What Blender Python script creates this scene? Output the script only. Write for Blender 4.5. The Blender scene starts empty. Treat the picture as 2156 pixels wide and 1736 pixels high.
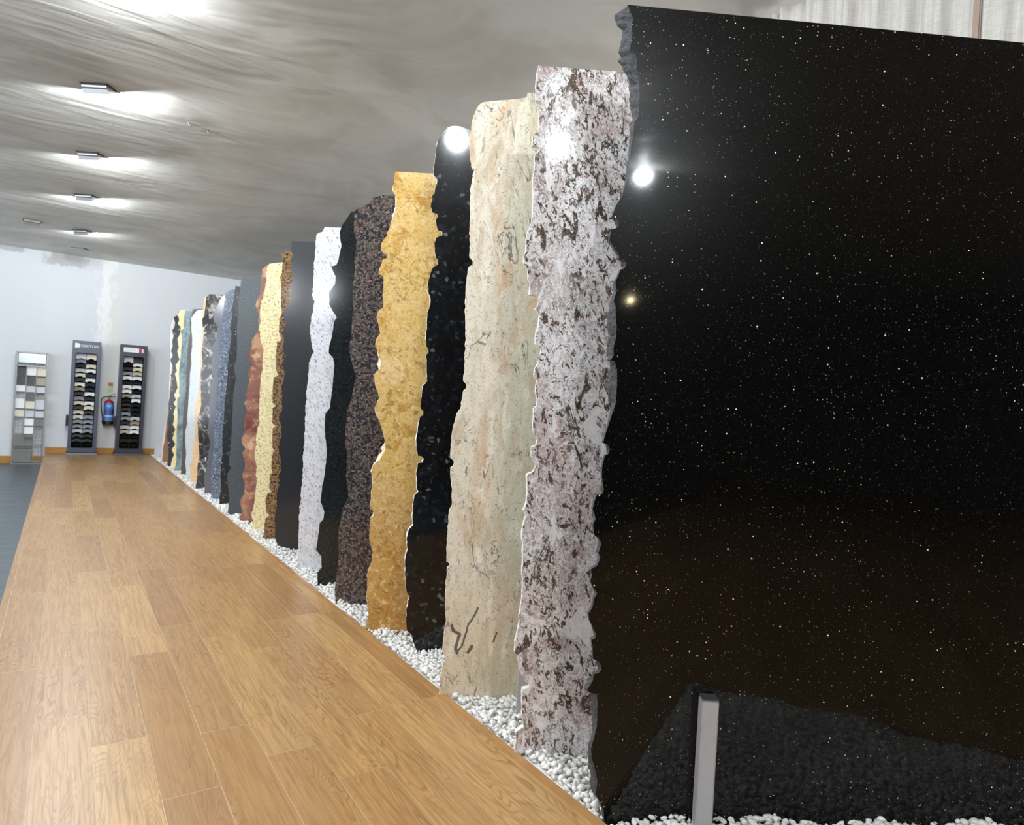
import bpy, bmesh, math, random
import numpy as np
from mathutils import Vector, Matrix, geometry

random.seed(7)
RNG = np.random.default_rng(11)
scn = bpy.context.scene
COL = scn.collection

# ------------------------------------------------------------------ camera
FPX, W_, H_ = 1400.0, 2156.0, 1736.0
PSI, RHO, PIT = math.radians(34.0), math.radians(3.3), math.radians(-0.11)
CAMZ = 1.2
fw0 = Vector((math.sin(PSI), math.cos(PSI), 0)); rt0 = Vector((math.cos(PSI), -math.sin(PSI), 0)); up0 = Vector((0, 0, 1))
FWD = math.cos(PIT) * fw0 + math.sin(PIT) * up0
up1 = -math.sin(PIT) * fw0 + math.cos(PIT) * up0
RGT = math.cos(RHO) * rt0 + math.sin(RHO) * up1
UPV = -math.sin(RHO) * rt0 + math.cos(RHO) * up1
EYE = Vector((0, 0, CAMZ))

def ray(x, y):
    return FWD + RGT * ((x - W_ / 2) / FPX) - UPV * ((y - H_ / 2) / FPX)

def on_z(x, y, z):
    d = ray(x, y)
    return EYE + d * ((z - CAMZ) / d.z)

cam = bpy.data.cameras.new('camera')
cam.sensor_width = 36.0
cam.sensor_fit = 'HORIZONTAL'
cam.lens = 36.0 * FPX / W_
cam.clip_start = 0.05
cam.dof.use_dof = True
cam.dof.focus_distance = 2.7
cam.dof.aperture_fstop = 5.0
camo = bpy.data.objects.new('camera', cam)
COL.objects.link(camo)
M = Matrix((RGT, UPV, -FWD)).transposed().to_4x4()
M.translation = EYE
camo.matrix_world = M
scn.camera = camo

# ------------------------------------------------------------------ helpers
def lin(h):
    h = h.lstrip('#')
    out = []
    for i in (0, 2, 4):
        v = int(h[i:i + 2], 16) / 255
        out.append(v / 12.92 if v <= 0.04045 else ((v + 0.055) / 1.055) ** 2.4)
    return (*out, 1)

class NB:
    """small node-building helper"""
    def __init__(s, name):
        s.m = bpy.data.materials.new(name); s.m.use_nodes = True
        s.t = s.m.node_tree; s.t.nodes.clear()
        s.out = s.n('ShaderNodeOutputMaterial'); s.b = s.n('ShaderNodeBsdfPrincipled')
        s.t.links.new(s.b.outputs[0], s.out.inputs[0])
        s.tc = s.n('ShaderNodeTexCoord'); s.obj = s.tc.outputs['Object']
    def n(s, kind, **kw):
        nd = s.t.nodes.new(kind)
        for k, v in kw.items(): setattr(nd, k, v)
        return nd
    def put(s, sock, v):
        if hasattr(v, 'node'): s.t.links.new(v, sock)
        elif v is not None: sock.default_value = v
    def math(s, op, a, b=None, c=None, clamp=False):
        nd = s.n('ShaderNodeMath', operation=op, use_clamp=clamp)
        for i, v in enumerate((a, b, c)):
            if v is not None: s.put(nd.inputs[i], v)
        return nd.outputs[0]
    def vmul(s, v, k):
        nd = s.n('ShaderNodeVectorMath', operation='MULTIPLY'); s.put(nd.inputs[0], v); nd.inputs[1].default_value = k
        return nd.outputs[0]
    def vadd(s, v, k):
        nd = s.n('ShaderNodeVectorMath', operation='ADD'); s.put(nd.inputs[0], v); s.put(nd.inputs[1], k)
        return nd.outputs[0]
    def sep(s, v):
        nd = s.n('ShaderNodeSeparateXYZ'); s.put(nd.inputs[0], v); return nd.outputs
    def comb(s, x, y, z):
        nd = s.n('ShaderNodeCombineXYZ')
        for i, v in enumerate((x, y, z)): s.put(nd.inputs[i], v)
        return nd.outputs[0]
    def noise(s, v, scale, detail=3, rough=.55, dist=0.0):
        nd = s.n('ShaderNodeTexNoise'); s.put(nd.inputs['Vector'], v)
        nd.inputs['Scale'].default_value = scale; nd.inputs['Detail'].default_value = detail
        nd.inputs['Roughness'].default_value = rough; nd.inputs['Distortion'].default_value = dist
        return nd.outputs[0]
    def noisec(s, v, scale, detail=2):
        nd = s.n('ShaderNodeTexNoise'); s.put(nd.inputs['Vector'], v)
        nd.inputs['Scale'].default_value = scale; nd.inputs['Detail'].default_value = detail
        return nd.outputs['Color']
    def voro(s, v, scale, rand=1.0, flat=False):
        nd = s.n('ShaderNodeTexVoronoi', voronoi_dimensions='2D' if flat else '3D')
        if flat:
            q = s.sep(v); v = s.comb(q[0], q[2], 0.0)
        s.put(nd.inputs['Vector'], v)
        nd.inputs['Scale'].default_value = scale; nd.inputs['Randomness'].default_value = rand
        return nd.outputs['Distance'], nd.outputs['Color']
    def white(s, v, dim='3D'):
        nd = s.n('ShaderNodeTexWhiteNoise', noise_dimensions=dim)
        s.put(nd.inputs['W' if dim == '1D' else 'Vector'], v)
        return nd.outputs[0]
    def rng(s, v, a, b, c=0.0, d=1.0, smooth=False):
        nd = s.n('ShaderNodeMapRange'); nd.clamp = True
        if smooth: nd.interpolation_type = 'SMOOTHSTEP'
        s.put(nd.inputs[0], v)
        for i, k in enumerate((a, b, c, d)): s.put(nd.inputs[1 + i], k)
        return nd.outputs[0]
    def mix(s, f, a, b):
        nd = s.n('ShaderNodeMix', data_type='RGBA'); s.put(nd.inputs[0], f)
        s.put(nd.inputs[6], a); s.put(nd.inputs[7], b)
        return nd.outputs[2]
    def bump(s, h, strength=.3, dist=.01):
        nd = s.n('ShaderNodeBump'); s.put(nd.inputs['Height'], h)
        nd.inputs['Strength'].default_value = strength; nd.inputs['Distance'].default_value = dist
        s.t.links.new(nd.outputs[0], s.b.inputs['Normal'])
    def set(s, **kw):
        names = dict(color='Base Color', rough='Roughness', metal='Metallic', spec='Specular IOR Level',
                     coat='Coat Weight', coatr='Coat Roughness', emit='Emission Color', estr='Emission Strength',
                     sheen='Sheen Weight', trans='Transmission Weight')
        for k, v in kw.items(): s.put(s.b.inputs[names[k]], v)
        return s.m

def plain(name, hexc, rough=.6, metal=0.0, var=.06, scale=30, bump=0.0, spec=.5):
    b = NB(name); c = lin(hexc)
    d = tuple(max(0, x * (1 - var * 2)) for x in c[:3]) + (1,)
    n = b.noise(b.obj, scale, 3)
    b.set(color=b.mix(n, d, tuple(min(1, x * (1 + var)) for x in c[:3]) + (1,)), rough=rough, metal=metal, spec=spec)
    if bump: b.bump(n, bump, .004)
    return b.m

def stone(name, base, layers, rough=.1, spec=.5, coat=0.0, coatr=.2, warp=0.0, squiggle=None):
    """polished stone: a base colour under layers of grains, flakes, specks and veins.
    layer = (type, scale, lo, hi, colour, opts)"""
    b = NB(name); v0 = b.obj
    if warp:
        v0 = b.vadd(v0, b.vmul(b.vadd(b.noisec(b.obj, 6, 3), (-.5, -.5, -.5)), (warp,) * 3))
    c = lin(base)
    for k, (ty, sc, lo, hi, colr, o) in enumerate(layers):
        v = b.vadd(v0, (3.7 * k, 1.3 * k, 2.1 * k))
        if 'rot' in o:
            r = b.n('ShaderNodeVectorRotate', rotation_type='Y_AXIS'); b.put(r.inputs[0], v)
            r.inputs['Angle'].default_value = math.radians(o['rot']); v = r.outputs[0]
        if 'st' in o: v = b.vmul(v, o['st'])
        if ty == 'noise': f = b.rng(b.noise(v, sc, o.get('det', 4), o.get('ro', .6), o.get('dist', 0)), lo, hi)
        elif ty == 'vein':
            n = b.noise(v, sc, o.get('det', 4), o.get('ro', .55), o.get('dist', 0))
            f = b.rng(b.math('ABSOLUTE', b.math('SUBTRACT', n, .5)), lo, hi, 1, 0)
        elif ty == 'cell':
            d, cc = b.voro(v, sc, flat=True); f = b.rng(b.sep(cc)[0], lo, hi)
        elif ty == 'dot':
            d, cc = b.voro(v, sc, flat=True); x = b.sep(cc)
            siz = b.math('MULTIPLY', lo, b.math('ADD', .35, b.math('MULTIPLY', x[1], .65)))
            f = b.math('MULTIPLY', b.math('LESS_THAN', d, siz), b.math('LESS_THAN', x[0], hi))
        elif ty == 'height':
            f = b.rng(b.math('ADD', b.sep(v0)[2], b.math('MULTIPLY', b.noise(v, 2.5, 3), .6)), lo, hi)
        elif ty == 'side':
            f = b.rng(b.math('ADD', b.sep(v0)[0], b.math('MULTIPLY', b.noise(v, 2.5, 3), .2)), lo, hi)
        if 'mask' in o:
            ms, ml, mh = o['mask']
            f = b.math('MULTIPLY', f, b.rng(b.noise(b.vadd(v0, (9 + k, 0, k)), ms, 3), ml, mh))
        if 'amt' in o: f = b.math('MULTIPLY', f, o['amt'])
        c = b.mix(f, c, lin(colr))
    if squiggle:
        colr, width, segs = squiggle
        p = b.vmul(b.vadd(b.obj, b.vmul(b.vadd(b.noisec(b.obj, 60, 2), (-.5,) * 3), (.012,) * 3)), (1, 0, 1))
        dm = None
        for (x0, z0, x1, z1, w) in segs:
            pa = b.vadd(p, (-x0, 0, -z0)); ba = Vector((x1 - x0, 0, z1 - z0))
            dt = b.n('ShaderNodeVectorMath', operation='DOT_PRODUCT'); b.put(dt.inputs[0], pa); dt.inputs[1].default_value = ba / ba.length_squared
            h = b.math('ADD', dt.outputs['Value'], 0.0, clamp=True)
            sc_ = b.n('ShaderNodeVectorMath', operation='SCALE'); sc_.inputs[0].default_value = ba; b.put(sc_.inputs['Scale'], h)
            di = b.n('ShaderNodeVectorMath', operation='DISTANCE'); b.put(di.inputs[0], pa); b.put(di.inputs[1], sc_.outputs[0])
            d = b.math('DIVIDE', di.outputs['Value'], w)
            dm = d if dm is None else b.math('MINIMUM', dm, d)
        c = b.mix(b.rng(dm, .6 * width, width, .85, 0), c, lin(colr))
    b.set(color=c, rough=rough, spec=spec, coat=coat, coatr=coatr)
    return b.m

def rough_stone(name, c1, c2, scale=40):
    b = NB(name)
    n = b.noise(b.obj, scale, 5, .65); n2 = b.noise(b.obj, scale * 4, 3)
    f = b.math('ADD', b.math('MULTIPLY', n, .6), b.math('MULTIPLY', n2, .4))
    b.set(color=b.mix(b.rng(f, .35, .65), lin(c1), lin(c2)), rough=.6)
    b.bump(f, .8, .01)
    return b.m

def link(o, parent=None):
    COL.objects.link(o)
    if parent is not None: o.parent = parent
    return o

def tag(o, label=None, cat=None, group=None, kind=None):
    if label: o['label'] = label
    if cat: o['category'] = cat
    if group: o['group'] = group
    if kind: o['kind'] = kind
    return o

def empty(name, loc, rz=0.0):
    o = bpy.data.objects.new(name, None); o.empty_display_size = .1
    o.location = loc; o.rotation_euler = (0, 0, rz)
    return link(o)

class MB:
    """collects shapes into one mesh"""
    def __init__(s): s.bm = bmesh.new(); s.mi = 0
    def face(s, vs):
        try:
            f = s.bm.faces.new(vs); f.material_index = s.mi; return f
        except ValueError: return None
    def box(s, x0, x1, y0, y1, z0, z1, bevel=0.0, mat=None):
        vs = [s.bm.verts.new((x, y, z)) for x in (x0, x1) for y in (y0, y1) for z in (z0, z1)]
        fs = [s.face([vs[i] for i in q]) for q in ((0, 1, 3, 2), (4, 6, 7, 5), (0, 4, 5, 1), (2, 3, 7, 6), (0, 2, 6, 4), (1, 5, 7, 3))]
        if bevel:
            es = {e for f in fs for e in f.edges}
            r = bmesh.ops.bevel(s.bm, geom=list(es), offset=bevel, segments=2, affect='EDGES')
            for f in r['faces']: f.material_index = s.mi
            vs = list({v for f in r['faces'] for v in f.verts})
        if mat is not None:
            for v in vs: v.co = mat @ v.co
        return s
    def prism(s, pts, y0, y1, axis='y'):
        """closed outline (a, b) extruded along an axis"""
        mk = {'y': lambda a, b, t: (a, t, b), 'x': lambda a, b, t: (t, a, b), 'z': lambda a, b, t: (a, b, t)}[axis]
        A = [s.bm.verts.new(mk(a, b, y0)) for a, b in pts]; B = [s.bm.verts.new(mk(a, b, y1)) for a, b in pts]
        n = len(pts)
        for i in range(n): s.face([A[i], A[(i + 1) % n], B[(i + 1) % n], B[i]])
        s.face(A); s.face(B[::-1])
        return s
    def lathe(s, prof, seg=24, cx=0, cy=0):
        rings = []
        for r, z in prof:
            rings.append([s.bm.verts.new((cx + r * math.cos(2 * math.pi * k / seg), cy + r * math.sin(2 * math.pi * k / seg), z)) for k in range(seg)])
        for a, b_ in zip(rings, rings[1:]):
            for k in range(seg): s.face([a[k], a[(k + 1) % seg], b_[(k + 1) % seg], b_[k]])
        s.face(rings[0][::-1]); s.face(rings[-1])
        return s
    def tube(s, path, r, seg=8):
        path = [Vector(p) for p in path]; rings = []
        for i, p in enumerate(path):
            t = (path[min(i + 1, len(path) - 1)] - path[max(i - 1, 0)]).normalized()
            a = t.orthogonal() if abs(t.z) > .9 else t.cross(Vector((0, 0, 1)))
            a.normalize(); c = t.cross(a)
            rr = r[i] if isinstance(r, (list, tuple)) else r
            rings.append([s.bm.verts.new(p + rr * (math.cos(2 * math.pi * k / seg) * a + math.sin(2 * math.pi * k / seg) * c)) for k in range(seg)])
        for i, (a, b_) in enumerate(zip(rings, rings[1:])):
            off = min(range(seg), key=lambda o: sum((a[k].co - b_[(k + o) % seg].co).length for k in range(seg)))
            b2 = b_[off:] + b_[:off]; rings[i + 1] = b2
            for k in range(seg): s.face([a[k], a[(k + 1) % seg], b2[(k + 1) % seg], b2[k]])
        s.face(rings[0][::-1]); s.face(rings[-1])
        return s
    def build(s, name, mats, parent=None, smooth=False, loc=None):
        bmesh.ops.recalc_face_normals(s.bm, faces=s.bm.faces)
        me = bpy.data.meshes.new(name); s.bm.to_mesh(me); s.bm.free()
        for m in (mats if isinstance(mats, (list, tuple)) else [mats]): me.materials.append(m)
        if smooth: me.polygons.foreach_set('use_smooth', [True] * len(me.polygons))
        o = bpy.data.objects.new(name, me)
        if loc is not None: o.location = loc
        return link(o, parent)

# ------------------------------------------------------------------ render look
scn.view_settings.view_transform = 'Standard'
scn.view_settings.look = 'None'
scn.view_settings.gamma = 1.0
scn.view_settings.use_curve_mapping = False
scn.view_settings.exposure = 0.0
scn.cycles.use_denoising = True
scn.cycles.max_bounces = 8
scn.cycles.diffuse_bounces = 6
scn.cycles.use_adaptive_sampling = True
scn.cycles.adaptive_threshold = .025
scn.cycles.glossy_bounces = 4
scn.cycles.caustics_reflective = False
scn.cycles.caustics_refractive = False
scn.cycles.sample_clamp_indirect = 6.0

wd = bpy.data.worlds.new('world'); scn.world = wd; wd.use_nodes = True
wd.node_tree.nodes['Background'].inputs[0].default_value = (.8, .88, 1, 1)
wd.node_tree.nodes['Background'].inputs[1].default_value = .6

# ------------------------------------------------------------------ the room
XL, XR, YB, YF, ZC = -7.5, 3.3, -10.0, 14.15, 3.5
XE = 4.7           # side wall behind the curtain
XW, XG, YG, ZT = -.23, 1.352, .2, -.178      # wood edge, gravel edge, gravel start, lower floor

def wood_mat(name, along='y'):
    b = NB(name); x, y, z = b.sep(b.obj)
    w, L = .163, 1.25
    xs = b.math('ADD', x, .033 + 10 * w)
    row = b.math('FLOOR', b.math('DIVIDE', xs, w)); fx = b.math('FRACT', b.math('DIVIDE', xs, w))
    rr = b.white(row, '1D')
    ys = b.math('ADD', b.math('ADD', y, 40.0), b.math('MULTIPLY', rr, 3.1))
    col = b.math('FLOOR', b.math('DIVIDE', ys, L)); fy = b.math('FRACT', b.math('DIVIDE', ys, L))
    pid = b.comb(row, col, 0.0); r1 = b.white(pid); r2 = b.white(b.vadd(pid, (5.5, 2.5, 1)))
    # growth rings: contour lines of a stretched noise, a fresh piece of log for every plank
    pv = b.comb(b.math('ADD', x, b.math('MULTIPLY', r1, 37.0)), b.math('ADD', y, b.math('MULTIPLY', r2, 53.0)), b.math('MULTIPLY', r1, 9))
    lo = b.noise(b.vmul(pv, (9.0, 1.1, 1)), 1.0, 2, .5, .35)
    ring = b.math('FRACT', b.math('MULTIPLY', lo, 30.0))
    ringm = b.math('MULTIPLY', b.rng(ring, .55, .9), b.rng(ring, 1.0, .92))
    patchy = b.rng(b.noise(b.vmul(pv, (3.2, .8, 1)), 1.7, 3), .36, .62)
    fine = b.noise(b.vmul(pv, (95, 4.0, 1)), 1.0, 4, .65, .6)
    c = b.mix(r1, lin('#c49d68'), lin('#ac8250'))
    c = b.mix(b.math('MULTIPLY', b.rng(r2, .66, .72), .6), c, lin('#a27a50'))
    c = b.mix(b.math('MULTIPLY', b.rng(fine, .42, .66), .62), c, lin('#8a6034'))
    c = b.mix(b.math('MULTIPLY', b.math('MULTIPLY', ringm, patchy), .6), c, lin('#7a5233'))
    blot = b.rng(b.noise(b.vmul(pv, (7, 1.6, 1)), 1.3, 4, .6, .5), .5, .72)
    c = b.mix(b.math('MULTIPLY', blot, .33), c, lin('#9a7250'))
    ex = b.math('MINIMUM', fx, b.math('SUBTRACT', 1.0, fx)); ey = b.math('MINIMUM', fy, b.math('SUBTRACT', 1.0, fy))
    gx = b.rng(ex, .006, .012, 1, 0); gy = b.rng(ey, .0008, .0016, 1, 0)
    gap = b.math('MAXIMUM', gx, gy)
    c = b.mix(b.math('MULTIPLY', gap, .55), c, b.mix(r2, lin('#8d7453'), lin('#d6c8ae')))
    b.set(color=c, rough=b.rng(fine, .2, .8, .3, .4), spec=.55)
    b.bump(b.math('SUBTRACT', b.math('MULTIPLY', fine, .15), gap), .12, .002)
    return b.m

M_WOOD = wood_mat('oak_laminate')

def slate_mat():
    b = NB('slate_tile'); x, y, z = b.sep(b.obj)
    tx, ty = b.math('DIVIDE', b.math('ADD', x, 30.1), 1.12), b.math('DIVIDE', b.math('ADD', y, 30.55), 1.12)
    fx, fy = b.math('FRACT', tx), b.math('FRACT', ty)
    r = b.white(b.comb(b.math('FLOOR', tx), b.math('FLOOR', ty), 0.0))
    n = b.noise(b.vmul(b.obj, (1, 2.2, 1)), 3.5, 5, .6)
    c = b.mix(n, lin('#3c464d'), lin('#59666e')); c = b.mix(b.math('MULTIPLY', r, .3), c, lin('#48535c'))
    e = b.math('MINIMUM', b.math('MINIMUM', fx, b.math('SUBTRACT', 1.0, fx)), b.math('MINIMUM', fy, b.math('SUBTRACT', 1.0, fy)))
    c = b.mix(b.rng(e, .003, .006, .7, 0), c, lin('#707a80'))
    b.set(color=c, rough=b.rng(n, .3, .7, .3, .45)); b.bump(n, .15, .01)
    return b.m

def ceiling_mat():
    b = NB('ceiling_plaster')
    v = b.vmul(b.obj, (.5, 1.5, 1))
    n = b.noise(v, 1.3, 2, .45, 1.0); n2 = b.noise(b.vmul(b.obj, (.9, 3.2, 1)), 2.6, 2, .45, .5)
    c = b.mix(b.rng(b.noise(b.obj, .9, 4, .6, .6), .40, .60), lin('#c1bfb8'), lin('#d6d5d0'))
    b.set(color=c, rough=.5, spec=.3)
    b.bump(b.math('ADD', n, b.math('MULTIPLY', n2, .3)), .34, .06)
    return b.m

def wall_mat():
    b = NB('white_wall_paint'); x, y, z = b.sep(b.obj)
    n = b.noise(b.vmul(b.obj, (1, 1, .5)), 3, 4, .6)
    c = b.mix(n, lin('#dcdfe4'), lin('#e3e5e8'))
    wob = b.math('MULTIPLY', b.math('SUBTRACT', b.noise(b.vmul(b.obj, (7, 1, 3)), 1.6, 4, .6), .5), .5)
    xx = b.math('ADD', x, wob)
    def band(v, a, b_, s=.02):
        return b.math('MULTIPLY', b.rng(v, a - s, a + s), b.rng(v, b_ + s, b_ - s))
    # filled crack left unpainted: a whiter smear down the wall with a yellowish flank
    sm = b.math('MULTIPLY', band(xx, .47, .66, .05), b.rng(z, 1.7, 2.0))
    c = b.mix(b.math('MULTIPLY', sm, .9), c, lin('#f4f4f3'))
    sm2 = b.math('MULTIPLY', band(xx, .62, .86, .05), b.rng(z, 3.45, 3.2))
    c = b.mix(b.math('MULTIPLY', sm2, .55), c, lin('#e6e4dd'))
    # bare grey patches under the ceiling
    zz = b.math('ADD', z, b.math('MULTIPLY', wob, .3))
    pa = b.math('MULTIPLY', band(xx, -.36, .2, .05), b.rng(zz, 3.28, 3.31))
    pb = b.math('MULTIPLY', band(xx, -1.3, -.68, .05), b.rng(zz, 3.41, 3.43))
    c = b.mix(b.math('MULTIPLY', b.math('MAXIMUM', pa, pb), .6), c, lin('#b3adab'))
    b.set(color=c, rough=.6, spec=.3); b.bump(n, .1, .01)
    return b.m

M_WALL, M_CEIL, M_SLATE = wall_mat(), ceiling_mat(), slate_mat()
M_BACKWALL = plain('taupe_wall_paint', '#5b5550', .6, scale=2)
M_TRIM = plain('oak_trim', '#c08a42', .4, var=.15, scale=14)

def struct(name, mb, m):
    o = mb.build(name, m); o['kind'] = 'structure'; return o

T = .12
# the raised oak floor with its end round the front of the gravel bed
struct('floor', MB().box(XW, XG, YB, YF, ZT - T, 0).box(XG, XE, YB, YG, ZT - T, 0).box(XR, XE, YG, YF, ZT - T, 0), M_WOOD)
struct('floor_tile', MB().box(XL, XW, YB, YF, ZT - T, ZT), M_SLATE)
struct('ceiling', MB().box(XL - T, XE + T, YB - T, YF + T, ZC, ZC + T), M_CEIL)
struct('wall_far', MB().box(XL - T, XE + T, YF, YF + T, ZT - T, ZC), M_WALL)

def wall_with_windows(name, fixed, a0, a1, openings, axis, thick, m):
    mb = MB()
    def bx(p, q, z0, z1):
        if axis == 'x': mb.box(p, q, fixed, fixed + thick, z0, z1)
        else: mb.box(fixed, fixed + thick, p, q, z0, z1)
    cur = a0
    for (p, q, z0, z1) in openings:
        bx(cur, p, ZT - T, ZC); bx(p, q, ZT - T, z0); bx(p, q, z1, ZC); cur = q
    bx(cur, a1, ZT - T, ZC)
    return struct(name, mb, m)

WIN_L_UNSEEN = [(-8.1, -7.2, 1.75, 2.45), (1.6, 4.2, .4, 3.0), (5.0, 7.6, .4, 3.0), (8.4, 11.0, .4, 3.0), (11.5, 13.7, .4, 3.0)]  # out of view: first is mirrored in a slab, the rest added for brightness
WIN_B = []
WIN_R_ADDED = [(1.6, 3.6, .6, 2.9), (4.4, 6.4, .6, 2.9)]  # unseen windows behind the curtain, added to brighten the ceiling
wall_with_windows('wall_right', XE, YB, YF, WIN_R_ADDED, 'y', T, M_WALL)
wall_with_windows('wall_left', XL - T, YB, YF, WIN_L_UNSEEN, 'y', T, M_WALL)
wall_with_windows('wall_back', YB - T, XL, XE, WIN_B, 'x', T, M_BACKWALL)

nb = NB('unseen_glowing_glazing')
nb.set(color=(.8, .85, .9, 1), emit=(.86, .93, 1, 1), estr=nb.rng(nb.noise(nb.obj, .8, 2), .3, .7, 5.4, 6.6))  # glow of the left wall panes, most of them added
M_UNSEEN_PANE = nb.m
nb = NB('added_fill_glazing')
nb.set(color=(.8, .85, .9, 1), emit=(1, .97, .92, 1), estr=nb.rng(nb.noise(nb.obj, .8, 2), .3, .7, 2.0, 2.6))  # glow of the added right wall panes, fill for the ceiling
M_FILL_PANE = nb.m
M_FRAME = plain('unseen_window_frame', '#54565a', .4)
k = 0
for lst, ax, fx in ((WIN_L_UNSEEN, 'y', XL - T), (WIN_R_ADDED, 'y', XE), (WIN_B, 'x', YB - T)):
    for (p, q, z0, z1) in lst:
        k += 1
        def bx(mb, a, b_, d0, d1, c, d):
            return mb.box(a, b_, fx + d0, fx + d1, c, d) if ax == 'x' else mb.box(fx + d0, fx + d1, a, b_, c, d)
        fr = MB(); m_ = (p + q) / 2
        for (a, b_, c, d) in ((p, p + .06, z0, z1), (q - .06, q, z0, z1), (p, q, z0, z0 + .06), (p, q, z1 - .06, z1), (m_ - .03, m_ + .03, z0, z1)):
            bx(fr, a, b_, .02, .09, c, d)
        fo = fr.build('unseen_window_%d' % k, M_FRAME); fo['kind'] = 'structure'
        pn = bx(MB(), p + .01, q - .01, .04, .05, z0 + .01, z1 - .01).build('unseen_glowing_pane', M_FILL_PANE if fx == XE else M_UNSEEN_PANE); pn.parent = fo

# baseboards along the far wall
struct('baseboard_far', MB().box(XW, 1.46, YF - .022, YF, 0, .108, .004), M_TRIM)
struct('baseboard_left', MB().box(-3.2, XW, YF - .022, YF, ZT, -.05, .004), M_TRIM)
# rounded edge strip of the oak floor beside the gravel, and riser board towards the tiles
def strip(name, x0, x1, y0, y1):
    return struct(name, MB().box(x0, x1, y0, y1, -.05, .006, .005), M_EDGE)
M_EDGE = plain('oak_edge_strip', '#ad8150', .35, var=.14, scale=9)
strip('trim_1', XG - .006, XG + .03, YG, YF - .01)
strip('trim_2', XG + .03, XR - .01, YG - .006, YG + .03)

# ------------------------------------------------------------------ curtain along the right wall
def curtain_mat():
    b = NB('linen_curtain')
    n = b.noise(b.vmul(b.obj, (1, 25, 320)), 1.0, 3, .6); n2 = b.noise(b.vmul(b.obj, (1, 140, 8)), 1.0, 2)
    f = b.math('ADD', b.math('MULTIPLY', n, .6), b.math('MULTIPLY', n2, .4))
    b.set(color=b.mix(b.rng(f, .35, .65), lin('#aea9a3'), lin('#c8c3bd')), rough=.85, spec=.2)
    b.bump(f, .2, .002)
    return b.m
M_CURT = curtain_mat()
def curtain(y0, y1, seed, label, gather):
    r = random.Random(seed); ny = int((y1 - y0) / .012); nz = 40
    bm = bmesh.new(); grid = []
    ph = [r.uniform(0, 6.28) for _ in range(4)]
    for j in range(nz + 1):
        t = j / nz; z = .015 + (ZC - .03 - .015) * t; rowv = []
        for i in range(ny + 1):
            y = y0 + (y1 - y0) * i / ny
            g = math.exp(-max(0, (gather - y)) / .3) if gather else 0
            a = .026 * (1 - .5 * g)
            w = math.sin(y * 41 + ph[0] + .7 * math.sin(y * 9 + ph[1])) * a
            w += .012 * math.sin(y * 87 + ph[2] + 2 * t) * (1 + g)
            w += .016 * g * math.sin(y * 118 + ph[3] + 5 * t) - .03 * g
            x = 3.165 + w * (.55 + .45 * math.cos(3.0 * (1 - t) + .6 * math.sin(y * 12)) ** 2)
            zz = z - (.012 * g * (.5 + .5 * math.sin(y * 60 + ph[1])) if j == nz else 0)
            rowv.append(bm.verts.new((x, y - (.22 * g * (1 - t) if gather else 0), zz)))
        grid.append(rowv)
    for a, b_ in zip(grid, grid[1:]):
        for i in range(ny): bm.faces.new((a[i], a[i + 1], b_[i + 1], b_[i]))
    mb = MB(); mb.bm.free(); mb.bm = bm
    o = mb.build('curtain', M_CURT, smooth=True)
    so = o.modifiers.new('thickness', 'SOLIDIFY'); so.thickness = .003
    return tag(o, label, 'curtain', 'pale linen curtains along the side wall')
ca = curtain(1.31, 2.50, 3, 'pale grey linen curtain bunched into folds at its free end above the black slab', 2.50)
gap_strip = MB().box(3.128, 3.136, 1.285, 1.309, .02, ZC - .04).build('curtain_gap_strip', plain('curtain_gap_brown', '#9a8577', .8), ca); gap_strip['label'] = 'brown strip in place of the gap between the curtains'  # added strip, coloured brown to stand for the gap between the curtains
curtain(-.9, 1.283, 5, 'smooth pale linen curtain beyond the brown gap strip at upper right', 0)

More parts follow.
